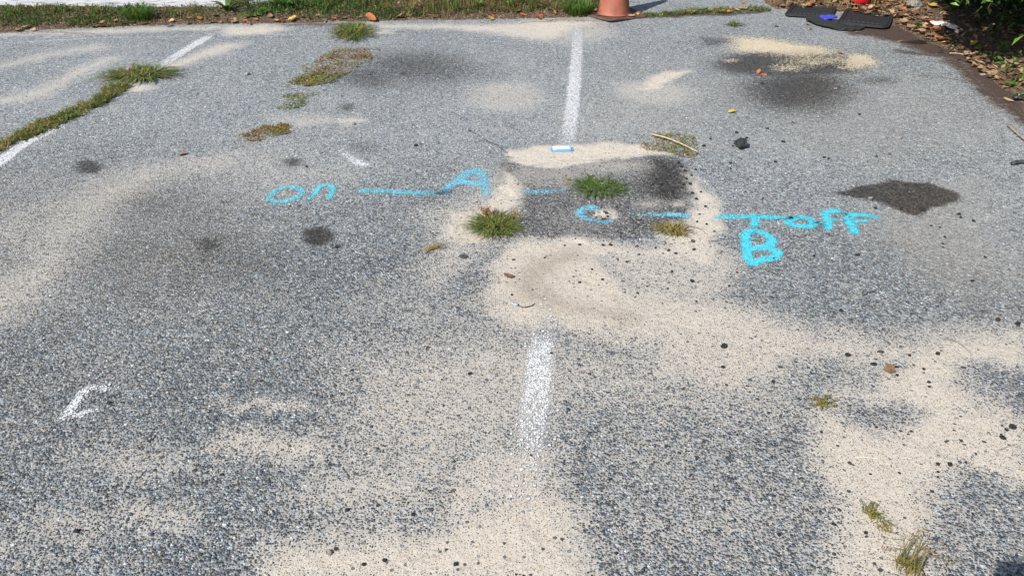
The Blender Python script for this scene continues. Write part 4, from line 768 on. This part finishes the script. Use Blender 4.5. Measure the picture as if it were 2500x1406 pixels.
# ------------------------------------------------------------------ rubber mats
t = NT('black_mat_rubber'); P_ = t.n('ShaderNodeNewGeometry').outputs['Position']; nn = t.noise(P_, 26, 5, .65, '3D').outputs['Fac']
t.set(t.bsdf.inputs['Base Color'], t.mix(t.mapr(nn, .60, .80), (.010, .0115, .0125), (.10, .08, .062))); t.set(t.bsdf.inputs['Roughness'], t.m('MULTIPLY_ADD', nn, .3, .6)); t.bump(t.noise(P_, 300, 2, dim='3D').outputs['Fac'], .002); M['mat'] = t.mat
M['blueplastic'] = plain('blue_plastic', (.035, .035, .42), .4, (.06, .06, .50), 20)
def rubber_mat(corners, label, z0):
    P4 = [gp(*c_) for c_ in corners]; cen = sum(P4)/4; base = rrect(1, 1, .34, 8)
    def q(u, v_): return (P4[0]*(1-u)*(1-v_)+P4[1]*(1+u)*(1-v_)+P4[2]*(1+u)*(1+v_)+P4[3]*(1-u)*(1+v_))/4-cen
    n = len(base); rings = [(1, 0), (1, .004), (.985, .009), (.955, .009), (.935, .004), (.905, .004), (.885, .012), (.855, .012), (.82, .003), (.5, .003)]; vs, fs = [], []
    for s, z in rings:
        for u, w_ in base: p = q(u*s, w_*s); vs.append((p[0], p[1], z+.010*abs(u*s)**3*(w_ > 0)))
    for i in range(len(rings)-1):
        for k in range(n): fs.append([i*n+k, i*n+(k+1) % n, (i+1)*n+(k+1) % n, (i+1)*n+k])
    fs.append([(len(rings)-1)*n+k for k in range(n)])
    root = tag(empty('rubber_mat', (cen[0], cen[1], z0)), label, 'car mat', 'black rubber car mats by the bank')
    link('mat_tray', mesh('mat_tray', vs, fs), M['mat'], root)
    rb = []
    for k in range(7):                              # raised heel-pad ribs near the front edge
        a = q(-.62+k*.18, -.64); b = q(-.50+k*.18, -.66); d = np.array((.0, .022, 0)); rb.append(([tuple(a+np.array((0, 0, .006))), tuple(b+np.array((0, 0, .006))), tuple(b+d+np.array((0, 0, .006))), tuple(a+d+np.array((0, 0, .006))), tuple(a+d*.3+np.array((0, 0, .014))), tuple(b+d*.3+np.array((0, 0, .014))), tuple(b+d*.7+np.array((0, 0, .014))), tuple(a+d*.7+np.array((0, 0, .014)))], [[4, 5, 6, 7], [0, 1, 5, 4], [1, 2, 6, 5], [2, 3, 7, 6], [3, 0, 4, 7]]))
    v, f = tubes(rb); link('heel_pad', mesh('heel_pad', v, f), M['mat'], root)
rubber_mat([(1912,43),(2032,49),(2042,23),(1932,20)], 'left black rubber car mat with raised rim, nearest the joint', .012)
rubber_mat([(2040,64),(2168,76),(2182,46),(2066,27)], 'right black rubber car mat with raised rim, nearest the shrub', .016)
# folded, ribbed mat showing between the two
pts = [gp(*p_)[:2] for p_ in ((1966,50),(1972,46),(2010,50),(2060,56),(2110,70),(2085,78),(2040,76),(1998,67),(1975,58))]; c0 = sum(pts)/len(pts)
out = [tuple(p_-c0) for p_ in smooth_path(pts, 4, True)][:-1]; cx_ = lambda x, y: .010*math.sin(x*80+y*40)+.010*math.exp(-((x+.1)/.15)**2)
v, f = slab(out, [(1, .010), (.97, .014)]+[(s_, .012) for s_ in np.linspace(.9, .05, 12)], cx_, .003)
tag(link('rubber_mat', mesh('rubber_mat', v, f), M['mat'], None, (c0[0], c0[1], .002)), 'crumpled ribbed black mat lying under the other two', 'car mat', 'black rubber car mats by the bank')
pts = [gp(*p_)[:2] for p_ in ((1998,49),(2036,50),(2041,55),(2020,57),(2008,56))]; c0 = sum(pts)/len(pts)
v, f = slab([tuple(p_-c0) for p_ in smooth_path(pts, 3, True)][:-1], [(1, .006), (.9, .012), (.4, .010)], lambda x, y: .004*math.sin(x*40), 0)
tag(link('plastic_scrap', mesh('plastic_scrap', v, f), M['blueplastic'], None, (c0[0], c0[1], .030), True), 'bright blue plastic scrap between the rubber mats', 'litter')

# ------------------------------------------------------------------ red bucket at the top edge
M['red'] = plain('red_plastic', (.62, .012, .022), .35, (.50, .01, .02), 8)
c = gp(2096, 3, .06); bk = tag(empty('bucket', (c[0], c[1], float(soil_h(c[0], c[1])[0])+.012)), 'red plastic bucket half hidden by dry grass at the top edge', 'bucket'); bk.rotation_euler = (.10, .16, 0)
v, f = lathe([(.0, .0), (.088, .0), (.096, .006), (.102, .05), (.125, .26), (.134, .265), (.134, .278), (.124, .280), (.098, .05), (.092, .012), (0, .012)]); link('bucket_body', mesh('bucket_body', v, f), M['red'], bk, smooth=True)
v, f = tube([np.array((.132*math.cos(a), -.02-.10*math.sin(a), .262-.05*math.sin(a))) for a in np.linspace(0, 3.1416, 15)], [.0035]*15, 6); link('handle', mesh('handle', v, f), plain('grey_wire', (.4, .4, .4), .35, metal=1), bk, smooth=True)

# ------------------------------------------------------------------ packet on the sand
c = gp(1372, 366); s = mpp(1372, 365); L, D, Hh = 24*s, .030, .013; vs, fs = [], []; nx, ny = 25, 11
for i in range(nx):
    for j in range(ny):
        u, w_ = -1+2*i/(nx-1), -1+2*j/(ny-1); e = (1-abs(u)**6)*(1-abs(w_)**4); cr = .0012*math.sin(u*23+w_*5)+.001*math.sin(u*11-w_*9)
        vs.append((u*L, w_*D, .002+(Hh+cr)*max(0, e)**.5))
for i in range(nx-1):
    for j in range(ny-1): b = i*ny+j; fs.append([b, b+ny, b+ny+1, b+1])
t = NT('glossy_pale_blue_wrapper'); tc = t.n('ShaderNodeTexCoord').outputs['Object']; sx = t.n('ShaderNodeSeparateXYZ'); t.set(sx.inputs[0], tc)
edge = t.m('MAXIMUM', t.mapr(t.m('MULTIPLY', sx.outputs[1], -1.), .017, .024), t.mapr(t.m('ABSOLUTE', sx.outputs[0]), L*.88, L*.97))
base = t.mix(t.mapr(sx.outputs[0], 0., L*.8), (.82, .85, .88), (.52, .72, .86)); t.set(t.bsdf.inputs['Base Color'], t.mix(edge, base, (.12, .28, .52))); t.bsdf.inputs['Roughness'].default_value = .28
pk = tag(empty('packet', (c[0], c[1], 0), R(4)), 'small white and blue packet lying on the sand above the patch', 'packet'); link('wrapper', mesh('wrapper', vs, fs), t.mat, pk, smooth=True)
for sgn in (-1, 1):
    vs, fs = [], []
    for j in range(9):
        y = -D*.9+D*1.8*j/8; zz = .003+.0012*(j % 2); vs += [(sgn*L*.985, y, zz), (sgn*(L+.007), y, zz), (sgn*(L+.007), y, zz+.0008), (sgn*L*.985, y, zz+.0008)]
    for j in range(8):
        b = j*4
        for k in range(4): fs.append([b+k, b+(k+1) % 4, b+4+(k+1) % 4, b+4+k])
    link('crimped_end', mesh('crimped_end', vs, fs), t.mat, pk)

# ------------------------------------------------------------------ fallen white board, fence posts
t = NT('weathered_white_paint'); tc = t.n('ShaderNodeTexCoord').outputs['Object']; mp_ = t.n('ShaderNodeMapping'); mp_.inputs['Scale'].default_value = (5, 40, 60); t.set(mp_.inputs[0], tc)
a = t.noise(mp_.outputs[0], 1.6, 5, .65, '3D').outputs['Fac']; b = t.noise(tc, 5, 3, .6, '3D').outputs['Fac']
t.set(t.bsdf.inputs['Base Color'], t.mix(t.mapr(a, .56, .66), t.mix(t.mapr(b, .4, .7), (.52, .53, .56), (.42, .43, .46)), (.17, .165, .18))); t.bsdf.inputs['Roughness'].default_value = .75; t.bump(a, .01); M['board'] = t.mat
def bevel_box(name, sx_, sy_, sz_, mat, parent=None, bev=.006, cuts=0):
    bm = bmesh.new(); bmesh.ops.create_cube(bm, size=1); bmesh.ops.scale(bm, vec=(sx_, sy_, sz_), verts=bm.verts); bmesh.ops.bevel(bm, geom=bm.edges[:], offset=bev, segments=2, affect='EDGES')
    if cuts:
        bmesh.ops.subdivide_edges(bm, edges=[e for e in bm.edges if abs(e.verts[0].co.x-e.verts[1].co.x) > sx_*.5], cuts=cuts)
        for v_ in bm.verts: v_.co.z += .004*math.sin(v_.co.x*2.3)+.002*math.sin(v_.co.x*9); v_.co.y += .006*math.sin(v_.co.x*1.7)
    return link(name, bm_mesh(name, bm), mat, parent)
p0 = at(0, 23, 7.22); p1 = at(556, 21, 7.22); bd = bevel_box('white_board', 3.6, .035, .112, M['board'], cuts=24)
dv = p1-p0; ang = math.atan2(dv[2]+.0, dv[0]); mid = p1-dv/np.linalg.norm(dv)*1.8
bd.location = (mid[0], 7.22, mid[2]+.056); bd.rotation_euler = (R(-6), -ang, 0); tag(bd, 'long weathered white board standing on edge behind the grass', 'board')
c = gp(752, 4); b2 = bevel_box('white_board', .66, .11, .03, M['board'], cuts=8); b2.location = (c[0], c[1], .062); b2.rotation_euler = (R(14), R(3), R(-4)); tag(b2, 'short fallen white board in the grass right of the second rosette', 'board')
for px, py, lab in ((578, 12, 'white fence post at the end of the long board'), (1378, 8, 'pale grey fence post left of the traffic cone')):
    c = gp(px, py); po = tag(empty('fence_post', (c[0], c[1]+.04, -.02)), lab, 'fence post', 'fence posts in the verge')
    o = bevel_box('post', .085, .085, .62, M['board'], po, .008); o.location.z = .31
    bm = bmesh.new(); bmesh.ops.create_cone(bm, cap_ends=True, segments=4, radius1=.072, radius2=.004, depth=.05); bmesh.ops.rotate(bm, cent=(0, 0, 0), matrix=Matrix.Rotation(R(45), 3, 'Z'), verts=bm.verts); o = link('post_cap', bm_mesh('post_cap', bm), M['board'], po); o.location.z = .645
# grey plank end in the grass, paper and plastic scraps on the bank
c = gp(655, 24); b3 = bevel_box('plank', .30, .09, .028, plain('grey_driftwood', (.33, .31, .30), .85, (.20, .18, .17), 30, .004)); b3.location = (c[0], c[1], .075); b3.rotation_euler = (R(10), R(-6), R(24)); tag(b3, 'grey plank end sticking out of the weeds beside the second rosette', 'board')
def crumple(name, px, sx_, sy_, amp, mat, label, cat, rot):
    n = 9; vs, fs = [], []; c = gp(px[0], px[1]); h = float(soil_h(c[0], c[1])[0])
    for i in range(n):
        for j in range(n):
            u, w_ = -1+2*i/(n-1), -1+2*j/(n-1); k = .8+.2*math.cos(3*math.atan2(w_, u)+1); vs.append((u*sx_*k+rng.normal(0, sx_*.04), w_*sy_*k+rng.normal(0, sy_*.04), amp*(1-.6*(u*u+w_*w_)/2)+rng.normal(0, amp*.3)))
    for i in range(n-1):
        for j in range(n-1): b = i*n+j; fs.append([b, b+n, b+n+1, b+1])
    o = link(name, mesh(name, vs, fs), mat, None, (c[0], c[1], h+.012)); o.rotation_euler = (0, 0, rot); return tag(o, label, cat)
crumple('paper_scrap', (2304, 84), .05, .16, .03, plain('dirty_white_paper', (.66, .58, .55), .8, (.45, .36, .33), 12), 'crumpled whitish paper scrap at the edge of the shrub shade', 'litter', R(20))
crumple('plastic_scrap', (2486, 247), .045, .035, .022, plain('black_film', (.014, .015, .018), .35, (.03, .03, .034), 10), 'crumpled black plastic scrap at the right frame edge', 'litter', R(-20))
for px, py, lab in ((2391, 160, 'whitish shell fragment, upper one at the bank edge'), (2400, 183, 'whitish shell fragment, lower one at the bank edge'), (2441, 190, 'white stone in the brown leaves at the bank edge'), (2496, 207, 'white shell fragment at the right frame edge')): pebble(px, py, 7, 'white', lab, name='shell', cat='shell', sz=.5)

# ------------------------------------------------------------------ the photographer, whose shadow falls into the lower right corner
SK = plain('skin', (.50, .30, .22), .5); CL = plain('blue_cotton_shirt', (.08, .11, .18), .85, (.06, .09, .15), 40); HR = plain('brown_hair', (.05, .032, .02), .6)
pr = tag(empty('person', (.10, -.44, 0)), 'person in a blue shirt holding a phone up in both hands', 'person')
def skin_body(name, joints, bones, mat, root=0):
    me_ = bpy.data.meshes.new(name); me_.from_pydata([j[:3] for j in joints], bones, []); o = link(name, me_, mat, pr)
    md = o.modifiers.new('skin', 'SKIN'); sv = me_.skin_vertices[0].data
    for i, j in enumerate(joints): sv[i].radius = (j[3], j[4] if len(j) > 4 else j[3])
    sv[root].use_root = True; s_ = o.modifiers.new('sub', 'SUBSURF'); s_.levels = 1; s_.render_levels = 2; return o
J = [(0,0,.95,.15,.11),(0,0,1.12,.14,.10),(0,0,1.32,.17,.11),(0,.0,1.45,.08,.07),(0,.02,1.52,.055,.055),(0,.03,1.60,.075,.09),(0,.03,1.70,.07,.085),
     (-.19,0,1.41,.055),(-.26,.12,1.18,.045),(-.16,.32,1.42,.034),(-.115,.385,1.52,.026),(-.10,.41,1.555,.024),
     (.19,0,1.41,.055),(.28,.12,1.18,.045),(.22,.32,1.42,.034),(.185,.385,1.52,.026),(.17,.41,1.555,.024),
     (-.10,0,.90,.095),(-.12,.02,.50,.062),(-.13,-.02,.09,.045),(-.14,.12,.035,.04,.035),(.10,0,.90,.095),(.12,.02,.50,.062),(.13,-.02,.09,.045),(.14,.12,.035,.04,.035)]
B = [(0,1),(1,2),(2,3),(3,4),(4,5),(5,6),(3,7),(7,8),(8,9),(9,10),(10,11),(3,12),(12,13),(13,14),(14,15),(15,16),(0,17),(17,18),(18,19),(19,20),(0,21),(21,22),(22,23),(23,24)]
for i, sgn in ((11, -1), (16, 1)):                # fingers and thumb closed round the ends of the phone
    bx_, by_, bz_ = J[i][:3]
    for k, fl in enumerate((.075, .083, .078, .062)):
        b0 = len(J); J += [(bx_-sgn*.004, by_+.018, bz_+.03-.018*k, .0085), (bx_-sgn*.028, by_+.022, bz_+.034-.018*k, .008), (bx_-sgn*fl*.62, by_+.010, bz_+.034-.018*k, .0065)]; B += [(i, b0), (b0, b0+1), (b0+1, b0+2)]
    b0 = len(J); J += [(bx_-sgn*.012, by_-.016, bz_+.02, .0095), (bx_-sgn*.036, by_-.016, bz_+.026, .0075)]; B += [(i, b0), (b0, b0+1)]
skin_body('body', J, B, CL)
bm = bmesh.new(); bmesh.ops.create_icosphere(bm, subdivisions=3, radius=.105)
for v_ in bm.verts: v_.co = Vector((v_.co.x*.92, v_.co.y*1.08-.012, v_.co.z*.85+1.715)) if v_.co.z > -.02 or v_.co.y < -.02 else Vector((v_.co.x*.85, min(v_.co.y, .03), v_.co.z*.6+1.71))
link('hair', bm_mesh('hair', bm), HR, pr, smooth=True)
ph = bevel_box('phone', .158, .009, .076, plain('dark_glass', (.02, .02, .022), .2), None, .003)
ph.location = (.052, -.022, CAM_H-.012); ph.rotation_euler = (-PITCH*.25, 0, 0); tag(ph, 'dark phone held level in both hands', 'phone')
